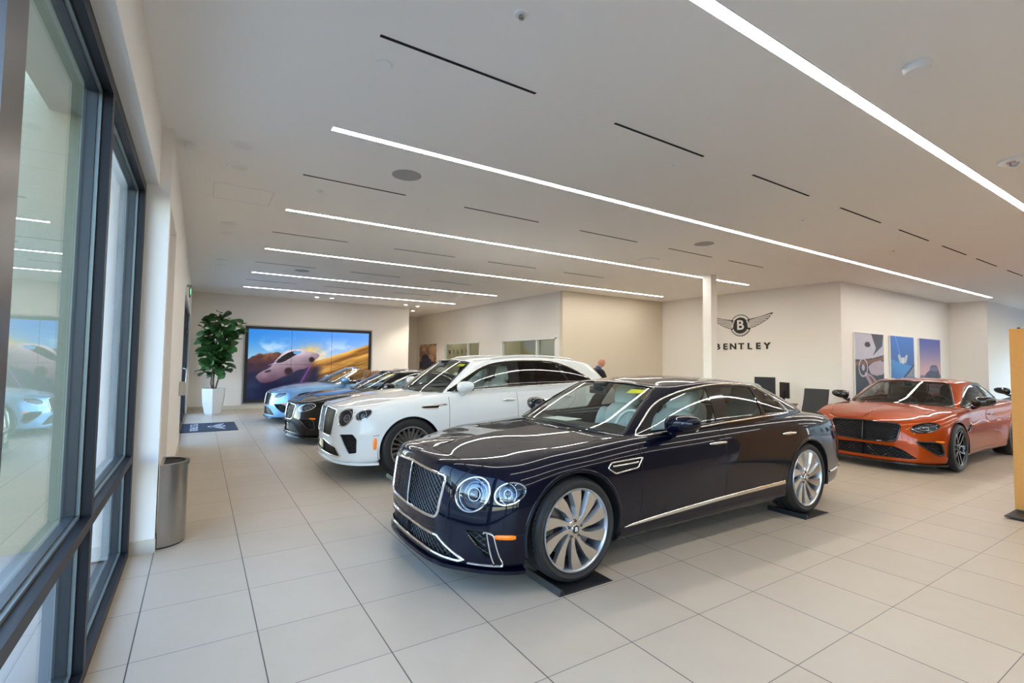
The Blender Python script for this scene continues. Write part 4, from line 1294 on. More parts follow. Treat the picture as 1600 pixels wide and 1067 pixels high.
M['white_plastic'] = mat('white_plastic', (.84, .84, .83), rough=.4)
M['grey_grille'] = mat('speaker_grille', (.38, .38, .37), rough=.7)
M['black_line'] = mat('black_slot', (.006, .006, .006), rough=.9)
M['stucco'] = mat('outside_stucco', S((150, 148, 122)), rough=.9, bump=(45, .9))
M['pavement'] = mat('pavement', S((150, 147, 140)), rough=.85, vary=(2.5, .08))
M['asphalt'] = mat('asphalt', S((84, 87, 93)), rough=.9, vary=(1.5, .1))
M['steel'] = mat('brushed_steel', (.42, .40, .37), rough=.28, metal=1.0)
M['wood'] = mat('golden_oak_board', S((196, 138, 66)), rough=.55, vary=(30, .08))
M['letter'] = mat('black_letter', (.01, .01, .011), rough=.5)
M['silverline'] = mat('emblem_silver', (.42, .42, .42), rough=.5)

# ------------------------------------------------------------------ the room
CZ = CEIL_Z
struct('floor', MB().box(-.30, 24, -9, 19, -.08, 0), M['tiles'])
struct('ceiling', MB().box(-.08, 24, -9, 19, CZ, CZ + .15), M['ceiling'])
struct('roof_slab', MB().box(-.9, 24.6, -9.6, 19.6, CZ + .16, CZ + .4), M['stucco'])
# left wall: header above the windows, pier, niche, wall to the entrance
struct('wall_left', MB().box(-.30, -.08, -9, 1.68, 3.0, CZ + .1)
    .box(-.42, 0, 1.68, 1.84, 0, CZ + .1).box(-.42, 0, 1.84, 2.95, 2.87, CZ + .1).box(-.42, -.36, 1.84, 2.95, 0, 2.87)
    .box(-.42, 0, 2.95, 7.05, 0, CZ + .1).box(-.30, 0, 7.05, 12.75, 2.74, CZ + .1).box(-.30, 0, 12.75, 13.9, 0, CZ + .1), M['wall'])
struct('baseboard_left', MB().box(-.17, .006, 1.672, 1.845, 0, .11).box(-.001, .008, 2.95, 7.05, 0, .11).box(-.001, .008, 12.75, 13.75, 0, .11), M['base_tile'])
struct('wall_back', MB().box(0, 6.75, 13.75, 13.95, 0, CZ + .05).box(6.65, 6.75, 13.95, 17.3, 0, CZ + .05).box(6.65, 12.7, 17.3, 17.5, 0, CZ + .05), M['wall'])
struct('baseboard_back', MB().box(0, 6.75, 13.738, 13.752, 0, .11), M['base_tile'])
# office block: side wall with two windows, front wall
y0, y1 = 7.1, 17.3
sw = MB()
wins = [(7.25, 10.05), (11.5, 14.35)]
zl, zh = .9, 2.25
sw.box(8.5, 8.62, y0, y1, zh, CZ + .05).box(8.5, 8.62, y0, y1, 0, zl)
ys = [y0] + [v for w in wins for v in w] + [y1]
for i in range(0, len(ys), 2): sw.box(8.5, 8.62, ys[i], ys[i + 1], zl, zh)
struct('wall_office_side', sw, M['wall'])
struct('wall_office_front', MB().box(8.5, 12.5, 6.98, 7.1, 0, CZ + .05), M['accent'])
struct('wall_emblem', MB().box(12.5, 12.62, 2.12, 7.1, 0, CZ + .05), M['wall'])
struct('wall_pictures', MB().box(12.5, 19.3, 2.0, 2.12, 0, CZ + .05), M['wall'])
struct('wall_right', MB().box(19.3, 19.4, 1.3, 2.1, 0, CZ + .05).box(19.3, 22.3, 1.17, 1.3, 0, CZ + .05), M['wall'])
struct('wall_office_end', MB().box(12.5, 12.62, 7.1, 17.4, 0, CZ + .05).box(9.6, 9.66, 7.2, 17.3, 0, 2.9), M['accent'])
struct('wall_far_right', MB().box(23.9, 24.0, -9, 1.3, 2.9, CZ + .05).box(23.9, 24.0, -9, 1.3, 0, .3).box(22.3, 24, 1.17, 1.3, 2.9, CZ + .05), M['wall'])
struct('wall_behind', MB().box(-.3, 24, -9.1, -8.95, 3.0, CZ + .05).box(-.3, 17.0, -9.1, -8.95, 0, 3.0), M['taupe'])
for i, (a, b) in enumerate(wins):
    w = MB()
    for (p, q, r, s_) in ((a, a + .05, zl, zh), (b - .05, b, zl, zh), (a, b, zl, zl + .05), (a, b, zh - .05, zh), (a + (b - a) * .31, a + (b - a) * .31 + .05, zl, zh)):
        w.box(8.485, 8.63, p, q, r, s_)
    f = struct(f'window_{i + 5}', w, M['white_plastic'])
    g = MB().box(8.555, 8.561, a + .05, b - .05, zl + .05, zh - .05).build('pane', M['office_pane'], f)
# main window wall on the left: sill, transom, head and mullions
def window_bay(k, ya, yb):
    """one bay between two posts: lower and upper pane with beads."""
    fr = MB()
    fr.box(-.27, -.165, ya, yb, 0, .06); fr.box(-.27, -.165, ya, yb, .745, .80); fr.box(-.27, -.165, ya, yb, 2.92, 2.99)
    f = struct(f'window_{k}', fr, M['bronze'])
    for nm, za, zb in (('lower', .06, .745), ('upper', .80, 2.92)):
        bd = MB()
        for (w_, x0, x1, key) in ((.020, -.258, -.224, 0), (.012, -.224, -.207, 1)):
            mm = 0 if key == 0 else 1
            for (p, q, r, s_) in ((ya, ya + w_, za, zb), (yb - w_, yb, za, zb), (ya, yb, za, za + w_), (ya, yb, zb - w_, zb)):
                bd.box(x0, x1, p, q, r, s_, mm)
        bd.build('glazing_bead', [M['gasket'], M['bead_light']], f)
        MB().box(-.250, -.245, ya + .01, yb - .01, za + .01, zb - .01).build('pane', M['pane'], f)
bays = [(-.04, 1.59), (-1.46, -.10), (-3.3, -1.62), (-5.2, -3.38), (-7.1, -5.28), (-8.9, -7.18)]
for k, (a, b) in enumerate(bays): window_bay(k + 1, a, b)
struct('trim_1', MB().box(-.28, -.165, -.10, -.04, 0, 2.99), M['bronze'])
struct('trim_2', MB().box(-.28, -.165, 1.59, 1.68, 0, 2.99), M['bronze'])
struct('trim_3', MB().box(-.28, -.165, -1.62, -1.46, 0, 2.99), M['bronze_light'])
for i, yy in enumerate((-3.38, -5.28, -7.18, -8.98)): struct(f'trim_{i + 4}', MB().box(-.30, -.165, yy, yy + .08, 0, 2.99), M['bronze'])
# glazed entrance further along the left wall
e = MB()
for yy in (7.05, 8.93, 10.82, 12.68): e.box(-.16, -.04, yy, yy + .07, 0, 2.74)
for za in (0, 2.2, 2.67): e.box(-.15, -.05, 7.05, 12.75, za, za + .07)
e = struct('door_1', e, M['bronze'])
MB().box(-.105, -.098, 7.12, 12.68, .07, 2.67).build('pane', M['pane'], e)
mb = MB()
for yy in (9.8, 9.95): mb.tube([(-.05, yy, .8), (.02, yy, .82), (.02, yy, 1.3), (-.05, yy, 1.32)], .014, 8)
mb.build('door_pull', M['steel'], e, smooth=True)
# glazing behind the camera and at the far right end
gl = MB()
for xx in np.arange(17.04, 24.1, 1.72): gl.box(xx - .04, xx + .04, -9.08, -8.97, 0, 3.0)
for za in (0, 1.0, 2.93): gl.box(17, 23.95, -9.07, -8.98, za, za + .07)
gl = struct('window_8', gl, M['bronze'])
MB().box(17, 23.9, -9.03, -9.02, .07, 2.93).build('pane', M['pane_dark'], gl)
gl = MB()
for yy in np.arange(-8.9, 1.2, 1.66): gl.box(23.9, 24.0, yy - .04, yy + .04, .3, 2.9)
for xx in (22.32, 22.75, 23.3, 23.86): gl.box(xx, xx + .06, 1.19, 1.28, 0, 2.9)
gl.box(22.3, 23.95, 1.19, 1.28, 1.8, 1.87)
gl = struct('window_9', gl, M['bronze'])
MB().box(23.94, 23.95, -8.9, 1.2, .3, 2.9).box(22.35, 23.9, 1.23, 1.24, 0, 2.9).build('pane', M['pane'], gl)

# column
struct('column', MB().box(9.46, 9.66, 3.17, 3.37, 0, CZ), M['wall'])

# ------------------------------------------------------------------ outside
struct('ground', MB().box(-60, 60, -60, 60, -.4, -.14), M['asphalt'])
struct('pavement_outside', MB().box(-4.2, -.30, -14, 22, -.14, -.02).box(-4, 28, -14, -9.1, -.14, -.02), M['pavement'])
struct('wall_outside_wing', MB().box(-1.12, -.42, 2.25, 2.5, -.05, 4.2), M['stucco'])
random.seed(5)
for i, (x, y, w_, d_, h_, c) in enumerate(((-34, 10, 6, 16, 5.5, (205, 195, 175)), (-36, -12, 6, 18, 4.5, (170, 150, 130)), (10, -42, 22, 6, 5, (200, 195, 185)), (42, -6, 6, 20, 6, (190, 180, 165)))):
    b = empty('building', (x, y, -.14), ['cream low building across the road', 'brown low building across the road', 'pale building behind the car park', 'grey building beyond the yard'][i], 'building')
    q = MB().box(-w_ / 2, w_ / 2, -d_ / 2, d_ / 2, 0, h_); q.build('facade', mat('facade', S(c), rough=.85), b)
    q = MB()
    for k in range(5):
        u = -d_ / 2 + (k + .5) * d_ / 5
        if d_ > w_: MB().box(w_ / 2 if x < 0 else -w_ / 2 - .02, w_ / 2 + .02 if x < 0 else -w_ / 2, u - .9, u + .9, .9, 2.6).build('window', M['dark_glass'], b)
    q = MB().box(-w_ / 2 - .2, w_ / 2 + .2, -d_ / 2 - .2, d_ / 2 + .2, h_, h_ + .25); q.build('roof', mat('roof_edge', S((120, 115, 110)), rough=.8), b)

# ------------------------------------------------------------------ ceiling fittings
ord_ = ['nearest the camera, running off the top of the picture', 'the longest, second from the camera', 'third from the camera, ending past the white column', 'fourth from the camera', 'fifth from the camera', 'last, in front of the video wall']
def strip_light(y, x0, x1, lab):
    t = empty('linear_light', (x0, y, CZ), lab, 'ceiling light', 'linear ceiling lights')
    L_ = x1 - x0
    MB().box(0, L_, -.034, .034, -.004, 0).build('diffuser', M['strip'], t)
    fr = MB().box(-.006, L_ + .006, -.040, -.034, -.006, 0).box(-.006, L_ + .006, .034, .040, -.006, 0).box(-.006, 0, -.034, .034, -.006, 0).box(L_, L_ + .006, -.034, .034, -.006, 0)
    fr.build('trim', M['white_plastic'], t)
for (y, a, b), w_ in zip(((-1.66, 1.13, 20.5), (.90, 1.12, 18.55), (3.52, 1.13, 11.4), (6.15, 1.16, 11.5), (8.95, 1.18, 7.6), (11.6, 1.2, 7.55)), ord_):
    strip_light(y, a, b, 'glowing white linear ceiling light, ' + w_)
strip_light(-4.25, 1.13, 20.5, 'glowing linear ceiling light behind the viewer, first of two')
strip_light(-6.85, 1.13, 20.5, 'glowing linear ceiling light behind the viewer, by the rear glazing')
slots = [(-.45, [(1.09, 2.22), (3.0, 4.13), (4.92, 6.03), (6.77, 7.9), (8.49, 9.58), (10.14, 11.25), (11.77, 12.94), (13.6, 14.7)]),
    (2.13, [(1.1, 2.22), (2.99, 4.14), (4.88, 6.07), (6.82, 7.98), (8.49, 9.62)]),
    (4.85, [(1.12, 2.25), (3.04, 4.21), (4.92, 6.06), (6.8, 7.95)]), (7.6, [(1.13, 2.28), (3.0, 4.15), (4.9, 6.05)]), (10.2, [(1.15, 2.3), (3.0, 4.15), (4.9, 6.05)])]
nth = ['first', 'second', 'third', 'fourth', 'fifth', 'sixth', 'seventh', 'eighth']
for j, (y, row) in enumerate(slots):
    for i, (a, b) in enumerate(row):
        o = MB().box(0, b - a, -.011, .011, -.003, .01).build('slot_diffuser', M['black_line'], loc=(a, y, CZ))
        tag(o, f'thin black ceiling air slot, {nth[i]} from the windows in the {nth[j]} row', 'air vent', 'black ceiling air slots')
def ceil_disc(nm, x, y, r, m, lab, cat, grp=None, h=.012):
    t = MB().lathe([(0, -h), (r * .86, -h), (r, -h * .4), (r, .002)], 32, 'z').build(nm, m, angle=.5, loc=(x, y, CZ))
    tag(t, lab, cat, grp); return t
for x, y, w_ in ((2.01, 1.54, 'above the white car, nearest the window'), (7.02, 1.6, 'before the white column'), (2.09, 8.1, 'far end near the video wall')):
    ceil_disc('ceiling_speaker', x, y, .15, M['grey_grille'], 'round grey ceiling speaker ' + w_, 'speaker', 'ceiling speakers', .006)
for i, (x, y) in enumerate(((.52, 1.71), (.52, 2.29), (.54, 4.72), (.55, 5.35), (.54, 7.8), (.55, 8.42))):
    t = empty('recessed_downlight', (x, y, CZ), f'unlit round recessed downlight along the window wall, {nth[i]} from the camera', 'downlight', 'unlit downlights')
    MB().lathe([(.075, -.004), (.105, -.006), (.11, .0)], 32, 'z').build('trim_ring', M['white_plastic'], t, angle=.5)
    MB().lathe([(0, -.001), (.06, -.0015), (.078, -.003)], 32, 'z').build('reflector', mat('downlight_reflector', (.80, .76, .72), rough=.35), t, angle=.5)
for i, (x, y) in enumerate(((1.69, -1.05), (4.05, -.19), (2.63, 2.45), (4.6, 4.3), (6.9, .05), (9.9, .1), (1.35, 2.55))):
    t = empty('sprinkler', (x, y, CZ), f'small white sprinkler head in the ceiling, number {i}', 'sprinkler', 'sprinkler heads')
    t['label'] = ['small sprinkler head at the top of the picture', 'small sprinkler head between two black slots over the dark saloon', 'small sprinkler head beyond the second light line', 'small sprinkler head between far light lines', 'tiny sprinkler head right of centre beside the slots', 'tiny sprinkler head near the picture wall corner', 'small sprinkler head below the short slot near the windows'][i]
    MB().lathe([(0, -.008), (.035, -.008), (.045, 0)], 20, 'z').build('cover_plate', M['white_plastic'], t, angle=.5)
    MB().lathe([(0, -.03), (.014, -.028), (.012, -.008)], 12, 'z').build('nozzle', M['steel'] if i == 0 else M['white_plastic'], t, angle=.5)
ceil_disc('cover_disc', 1.2, -.18, .055, M['white_plastic'], 'flat white cover disc beside the nearest black slot', 'cover plate', None, .008)
t = ceil_disc('smoke_detector', 4.04, -2.05, .075, M['white_plastic'], 'round white smoke detector right of the nearest light line', 'smoke detector', None, .05)
t = empty('fire_alarm', (6.53, -1.97, CZ), 'white ceiling fire alarm strobe with red lettering at the right edge', 'fire alarm')
MB().lathe([(0, -.035), (.07, -.035), (.10, -.02), (.105, .0)], 32, 'z').build('alarm_base', M['white_plastic'], t, angle=.5)
MB().lathe([(0, -.06), (.03, -.058), (.045, -.035)], 20, 'z').build('strobe_lens', M['lamp_core'], t, angle=.5)
V, Fc = text_mesh('FIRE', .035, .0005, bold=.001)
mesh_obj('alarm_text', [(-y + -.06, -x, -.0365 - z) for x, y, z in V], Fc, mat('red_print', (.5, .02, .02)), t)
t = MB().box(-.14, .14, -.14, .14, -.02, .0).build('ceiling_diffuser', M['white_plastic'], loc=(7.22, 2.91, CZ)); tag(t, 'small square white ceiling air outlet before the column', 'air vent')
t = MB().rbox(-.03, .03, -.06, .06, -.08, .0, .008).build('motion_sensor', M['white_plastic'], loc=(.11, 1.95, CZ)); tag(t, 'small white motion sensor box on the ceiling by the window pier', 'sensor')
# ceiling access hatch outline
for i, (x, y) in enumerate(((.62, 3.2),)):
    q = MB()
    for (a, b, c, d) in ((-.3, .3, -.3, -.297), (-.3, .3, .297, .3), (-.3, -.297, -.3, .3), (.297, .3, -.3, .3)): q.box(a, b, c, d, -.001, .002)
    tag(q.build('access_hatch', M['grey_grille'], loc=(x, y, CZ)), 'square ceiling access hatch with a hairline joint', 'hatch')
SPOTS = [(3.3, 12.75), (3.75, 12.7), (6.3, 12.95), (6.85, 13.2), (7.3, 14.8)]
for i, (x, y) in enumerate(SPOTS):
    t = empty('spotlight', (x, y, CZ), ['lit recessed spotlight over the video wall, left of the pair', 'lit recessed spotlight over the video wall, right of the pair', 'lit recessed spotlight before the end of the back wall', 'lit recessed spotlight at the passage corner', 'lit recessed spotlight inside the passage'][i], 'spotlight', 'lit ceiling spotlights')
    MB().lathe([(0, -.004), (.05, -.004), (.055, 0)], 24, 'z').build('lamp', M['spot'], t)
    MB().lathe([(.055, -.003), (.075, -.006), (.08, 0)], 24, 'z').build('trim_ring', M['white_plastic'], t, angle=.5)
    ld = bpy.data.lights.new('spot_beam', 'SPOT'); ld.energy = 45; ld.spot_size = math.radians(95); ld.spot_blend = .8; ld.color = (1, .88, .72); ld.shadow_soft_size = .05
    lo = bpy.data.objects.new('spot_beam', ld); lo.location = (0, 0, -.02); link(lo, t)

for k, yy in enumerate((8.8, 12.4, 15.6)):  # unseen glowing panels, added to brighten the office and its lettering
    t = empty('office_light', (9.1, yy, CZ), ['lit square office light behind the near interior window', 'lit square office light behind the far interior window, nearer one', 'lit square office light behind the far interior window, farther one'][k], 'ceiling light', 'office ceiling lights')
    MB().box(-.28, .28, -.28, .28, -.012, -.004).build('diffuser', mat('office_diffuser', (1, 1, 1), emit=(1, .96, .88), es=7), t)
    MB().box(-.30, .30, -.30, .30, -.004, 0).build('frame', M['white_plastic'], t)
# ------------------------------------------------------------------ emblem and lettering
def emblem_shapes(s=1.0):
    """winged B badge in its plane: returns list of (layer, outline, h0, h1). u to the reader's right, w up; span about 1.72."""
    return None
def wing_geo():
    """one wing: dark outline and pale feathers, u>0 outward."""
    dark, pale = [], []
    top = crom([(.15, .14), (.30, .165), (.55, .21), (.84, .285), (.865, .27), (.80, .20)], 5, False)
    low = crom([(.80, .19), (.74, .13), (.62, .055), (.50, -.01), (.38, -.06), (.27, -.085), (.20, -.10), (.17, -.02)], 4, False)
    dark.append(np.concatenate([top, low]))
    # feathers radiate from the hub
    tips = [(.845, .268), (.80, .205), (.74, .145), (.665, .09), (.585, .045), (.50, .0), (.42, -.035), (.345, -.06), (.275, -.078)]
    roots = [(.26, .135), (.25, .112), (.24, .09), (.235, .068), (.23, .045), (.225, .02), (.22, -.005), (.215, -.03), (.205, -.055)]
    for i in range(8):
        a, b = np.array(roots[i]), np.array(tips[i]); c, d = np.array(roots[i + 1]), np.array(tips[i + 1])
        e = .17
        p = [a * (1 - e) + c * e, b * (1 - e * 1.2) + d * e * 1.2, (b + d) / 2 + (b - a) * .012, b * e * 1.2 + d * (1 - e * 1.2), a * e + c * (1 - e)]
        mid = .55
        pale.append(np.array(p))
    for i in range(5):
        x0 = .165 + .012 * i
        pale.append(np.array([(x0, .12 - i * .04), (x0 + .055, .118 - i * .04), (x0 + .05, .092 - i * .04), (x0, .09 - i * .04)]))
    return dark, pale

def emblem(parent, size, place, m_dark, m_pale, letter=True):
    """place(u, w, h) -> xyz. size scales the badge."""
    dark, pale = wing_geo()
    def prism2(polys, h, m, nm):
        V = []; Fc = []
        for P in polys:
            n0 = len(V); k = len(P)
            V += [place(u * size, w * size, 0) for u, w in P] + [place(u * size, w * size, h) for u, w in P]
            Fc += [tuple(range(n0 + k, n0 + 2 * k))] + [(n0 + i, n0 + (i + 1) % k, n0 + (i + 1) % k + k, n0 + i + k) for i in range(k)]
        return mesh_obj(nm, V, Fc, m, parent)
    for sg in (1, -1):
        prism2([P * [sg, 1] for P in dark], .004, m_dark, 'wing')
        prism2([P * [sg, 1] for P in pale], .006, m_pale, 'feathers')
    th = np.linspace(0, 2 * math.pi, 40, endpoint=False)
    circ = lambda r, cy=0, sy=1: np.stack([r * np.cos(th), cy + r * sy * np.sin(th)], 1)
    prism2([circ(.292, -.0, 1.0)], .005, m_dark, 'tail_outline')
    tail = []
    for k in range(13):
        a0 = math.radians(205 + k * 10); a1 = a0 + math.radians(7.2)
        tail.append(np.array([(math.cos(a0) * .215, math.sin(a0) * .215), (math.cos(a0) * .272, math.sin(a0) * .272), (math.cos(a1) * .272, math.sin(a1) * .272), (math.cos(a1) * .215, math.sin(a1) * .215)]))
    for k in range(1):
        tail.append(np.array([(math.cos(a) * .272, math.sin(a) * .272) for a in np.linspace(math.radians(35), math.radians(145), 16)] + [(math.cos(a) * .215, math.sin(a) * .215) for a in np.linspace(math.radians(145), math.radians(35), 16)]))
    prism2(tail, .007, m_pale, 'tail_feathers')
    prism2([circ(.195)], .009, m_dark, 'hub')
    V, Fc = text_mesh('B', .36 * size, .001, 1.05, bold=.008 * size)
    mesh_obj('emblem_letter', [place(x, y, .011 + z) for x, y, z in V], Fc, m_pale, parent)

t = empty('wing_emblem', (12.495, 4.40, 2.62), 'winged letter B emblem in black line on the white wall', 'wall sign')
emblem(t, 1.0, lambda u, w, h: (-h, -u, w), M['letter'], M['wall'])
t = empty('wall_lettering', (12.495, 4.38, 2.055), 'black capital lettering below the winged emblem', 'wall sign')
for ch, k in zip('BENTLEY', range(7)):
    V, Fc = text_mesh(ch, .228, .008, 1.15, bold=.006)
    mesh_obj('letter', [(-.008 - z, -x + (3 - k) * .232, y) for x, y, z in V], Fc, M['letter'], t)
t = empty('office_lettering', (9.59, 15.75, 1.93), 'grey capital lettering seen through the far office window', 'wall sign')
for ch, k in zip('BENTLEY', range(7)):
    V, Fc = text_mesh(ch, .24, .006, 1.1, bold=.004)
    mesh_obj('letter', [(-.01 - z, -x + (3 - k) * .40, y) for x, y, z in V], Fc, M['letter'], t)

# ------------------------------------------------------------------ painted pictures (stored as colours on a fine grid)
def picture(name, w, h, nx, nz, fn, m, parent, place):
    us = np.linspace(0, 1, nx); vs = np.linspace(0, 1, nz)
    U, Vv = np.meshgrid(us, vs, indexing='ij')
    rgb = np.clip(fn(U, Vv), 0, 1)
    V = [place(u * w, v * h) for u, v in zip(U.ravel(), Vv.ravel())]
    Fc = [(i * nz + j, (i + 1) * nz + j, (i + 1) * nz + j + 1, i * nz + j + 1) for i in range(nx - 1) for j in range(nz - 1)]
    o = mesh_obj(name, V, Fc, m, parent)
    lin = np.where(rgb <= .04045, rgb / 12.92, ((rgb + .055) / 1.055) ** 2.4)
    a = o.data.color_attributes.new('picture', 'FLOAT_COLOR', 'POINT')
    c = np.concatenate([lin.reshape(-1, 3), np.ones((len(V), 1))], 1).astype(np.float32)
    a.data.foreach_set('color', c.ravel())
    return o
_rs = np.random.RandomState(3)
_NZ = _rs.rand(64, 64)
def vnoise(x, y):
    xi = np.floor(x).astype(int); yi = np.floor(y).astype(int)
    fx = x - xi; fy = y - yi
    fx = fx * fx * (3 - 2 * fx); fy = fy * fy * (3 - 2 * fy)
    g = lambda a, b: _NZ[a % 64, b % 64]
    return (g(xi, yi) * (1 - fx) + g(xi + 1, yi) * fx) * (1 - fy) + (g(xi, yi + 1) * (1 - fx) + g(xi + 1, yi + 1) * fx) * fy
def fbm(x, y, o=4):
    s_ = 0; a = .5
    for k in range(o): s_ = s_ + a * vnoise(x * 2 ** k + 7 * k, y * 2 ** k + 3 * k); a *= .5
    return s_
def lay(c, mask, col):
    m_ = np.clip(mask, 0, 1)[..., None]
    return c * (1 - m_) + np.asarray(col, float) * m_
def sm(x, a, b):
    t_ = np.clip((x - a) / (b - a), 0, 1); return t_ * t_ * (3 - 2 * t_)
def polymask(U, V, P):
    return inside(P, np.stack([U.ravel(), V.ravel()], 1)).reshape(U.shape).astype(float)
def wide_scene(U, V):
    A = 1.68
    x = U * A; y = V
    c = np.zeros(U.shape + (3,))
    sky_ = np.stack([.12 + .45 * sm(V, 1, .45) * 1 + .25 * U, .47 + .28 * sm(V, 1, .4) + .2 * U * .6, .80 + .1 * U], -1)
    c += sky_
    cl = fbm(x * 4, y * 6 + 3)
    c = lay(c, sm(cl, .45, .62) * sm(V, .95, .7) * .5, (.93, .95, .97))
    # hillside, grass raked by low light
    hill_y = .40 + .62 * (U - .28) * .95
    hm = sm(hill_y - V, -.006, .006)
    rot = (y - x * .34) * 34
    st = fbm(rot * .6, x * 2.5 + 5)
    st = np.clip((st - .28) * 2.2, 0, 1)
    g = np.stack([.48 + .42 * st, .33 + .40 * st, .14 + .24 * st], -1)
    dk = sm(V - (hill_y - .52), .25, -.15)
    dk = sm(hill_y - V, .10, .62)
    g = g * (1 - .62 * dk[..., None]) * np.array([1.0, .94, .9])
    c = c * (1 - hm[..., None]) + g * hm[..., None]
    # scrub on the left, dark road in front
    tr = .66 - .9 * (U - .22) ** 2 * 2.2 + .06 * fbm(x * 14, y * 14)
    tm = sm(tr - V, 0, .02) * sm(.50 - U, 0, .05)
    tn = fbm(x * 18, y * 18)
    c = c * (1 - tm[..., None]) + (np.stack([.20 + .45 * tn * sm(V, .45, .66), .12 + .30 * tn * sm(V, .45, .66), .14 + .12 * tn], -1)) * tm[..., None]
    fl = sm(.42 + .20 * U - V, 0, .08) * sm(.62 - U, 0, .10)
    c = lay(c, fl * .96, (.07, .08, .20))
    # dust plume behind the car
    dust = np.exp(-(((U - .50) / .10) ** 2 + ((V - .66) / .13) ** 2)) * fbm(x * 16, y * 16) * 2.1
    c = lay(c, dust * .8, (.93, .72, .36))
    # wheel track
    tk = np.exp(-((U - (.36 + (V - .02) * .30)) / .035) ** 2) * sm(V, .02, .1) * sm(.6 - V, 0, .1)
    c = lay(c, tk * .55, (.38, .16, .20))
    ln = np.exp(-((U - (.36 + (V - .05) * .30)) / .006) ** 2) * sm(V, .03, .1) * sm(.55 - V, 0, .1)
    c = lay(c, ln * .7, (.45, .35, .80))
    # the leaping car
    body = crom([(.065, .33), (.10, .39), (.155, .44), (.19, .50), (.21, .56), (.27, .67), (.33, .715), (.40, .725), (.46, .70), (.545, .67), (.56, .62), (.50, .53), (.455, .45), (.39, .42), (.33, .36), (.27, .32), (.18, .25), (.11, .24), (.08, .28)], 5)
    bm_ = polymask(U, V, body)
    sh = np.clip(.15 + 2.6 * (V - .28 - .45 * (U - .1)), 0, 1)
    bc = np.stack([.32 + .46 * sh, .21 + .52 * sh, .28 + .48 * sh], -1) * (.85 + .3 * fbm(x * 9, y * 9)[..., None])
    c = c * (1 - bm_[..., None]) + bc * bm_[..., None]
    win = polymask(U, V, crom([(.215, .535), (.255, .61), (.31, .675), (.37, .70), (.39, .67), (.33, .60), (.26, .53)], 4)); c = lay(c, win, (.08, .06, .12))
    wn2 = polymask(U, V, crom([(.35, .69), (.41, .70), (.40, .665), (.36, .655)], 4)); c = lay(c, wn2, (.35, .6, .8))
    for (cx, cy, r) in ((.315, .40, .068), (.50, .575, .050)):
        d = np.hypot((U - cx) * A, V - cy); c = lay(c, sm(r - d, 0, .02), (.22, .12, .15)); c = lay(c, sm(r * .7 - d, 0, .02), (.10, .07, .10))
    lampm = polymask(U, V, crom([(.13, .40), (.17, .425), (.175, .40), (.14, .38)], 3)); c = lay(c, lampm, (.20, .12, .25))
    sp = polymask(U, V, np.array([(.155, .49), (.215, .53), (.20, .50)])); c = lay(c, sp, (.7, .65, .85))
    return c
def interior_scene(U, V):
    c = np.zeros(U.shape + (3,)) + np.array([.10, .10, .18])
    c = lay(c, polymask(U, V, [(0, .60), (.0, 1), (1, 1), (1, .68), (.55, .62)]), (.72, .70, .76))
    c = lay(c, polymask(U, V, [(.55, 1), (.72, .78), (.60, .66), (.95, .82), (1, 1)]), (.22, .21, .27))
    c = lay(c, polymask(U, V, [(0, .56), (.5, .60), (1, .66), (1, .60), (.5, .54), (0, .50)]), (.45, .26, .16))
    c = lay(c, polymask(U, V, crom([(.45, .50), (.75, .58), (1, .56), (1, .40), (.8, .36), (.55, .38)], 4)), (.66, .58, .64))
    c = lay(c, polymask(U, V, crom([(.30, .40), (.6, .34), (.95, .10), (1, .0), (.75, .0), (.5, .2)], 4)), (.60, .50, .55))
    c = lay(c, polymask(U, V, [(.42, .36), (.55, .33), (.95, .05), (.85, .02)]), (.40, .22, .14))
    for cx, cy, r0, r1, sx in ((.26, .48, .155, .12, .8),):
        d = np.hypot((U - cx) / 1.05, (V - cy) * 1.05); c = lay(c, sm(r0 - d, 0, .01) * sm(d - r1, 0, .01), (.74, .68, .74)); c = lay(c, sm(.055 - d, 0, .01), (.70, .64, .70))
    c = lay(c, np.exp(-(((U - .42) / .12) ** 2 + ((V - .83) / .05) ** 2)) > .5, (.06, .06, .1))
    return c + .05 * (fbm(U * 12, V * 16)[..., None] - .5)
def badge_scene(U, V):
    c = np.stack([.05 + .15 * V, .20 + .25 * V, .45 + .35 * V], -1)
    c = lay(c, sm(.62 - .12 * U - V, 0, .01), (.16, .50, .78))
    c = lay(c, sm(.45 - .3 * (U - .3) - V, -.1, .3) * .5, (.04, .22, .5))
    edge = .10 + .46 * U
    g = sm(edge - V, 0, .01)
    d = (np.abs(((U * 14 + V * 12) % 1) - .5) < .16) | (np.abs(((U * 14 - V * 12) % 1) - .5) < .16)
    c = lay(c, g, (.05, .06, .16)); c = lay(c, g * d * sm(edge - V, .04, .05), (.62, .62, .75))
    for sx in (-1, 1):
        c = lay(c, polymask(U, V, crom([(.50, .60), (.50 + .16 * sx, .70), (.50 + .20 * sx, .67), (.50 + .12 * sx, .56)], 4)), (.70, .72, .75))
    c = lay(c, np.hypot(U - .5, (V - .60) * 1.0) < .055, (.8, .8, .82))
    c = lay(c, np.abs(U - .44 + (V - .6) * .6) * (V > .66) < .006 * (V > .66), (.5, .8, .95))
    return c
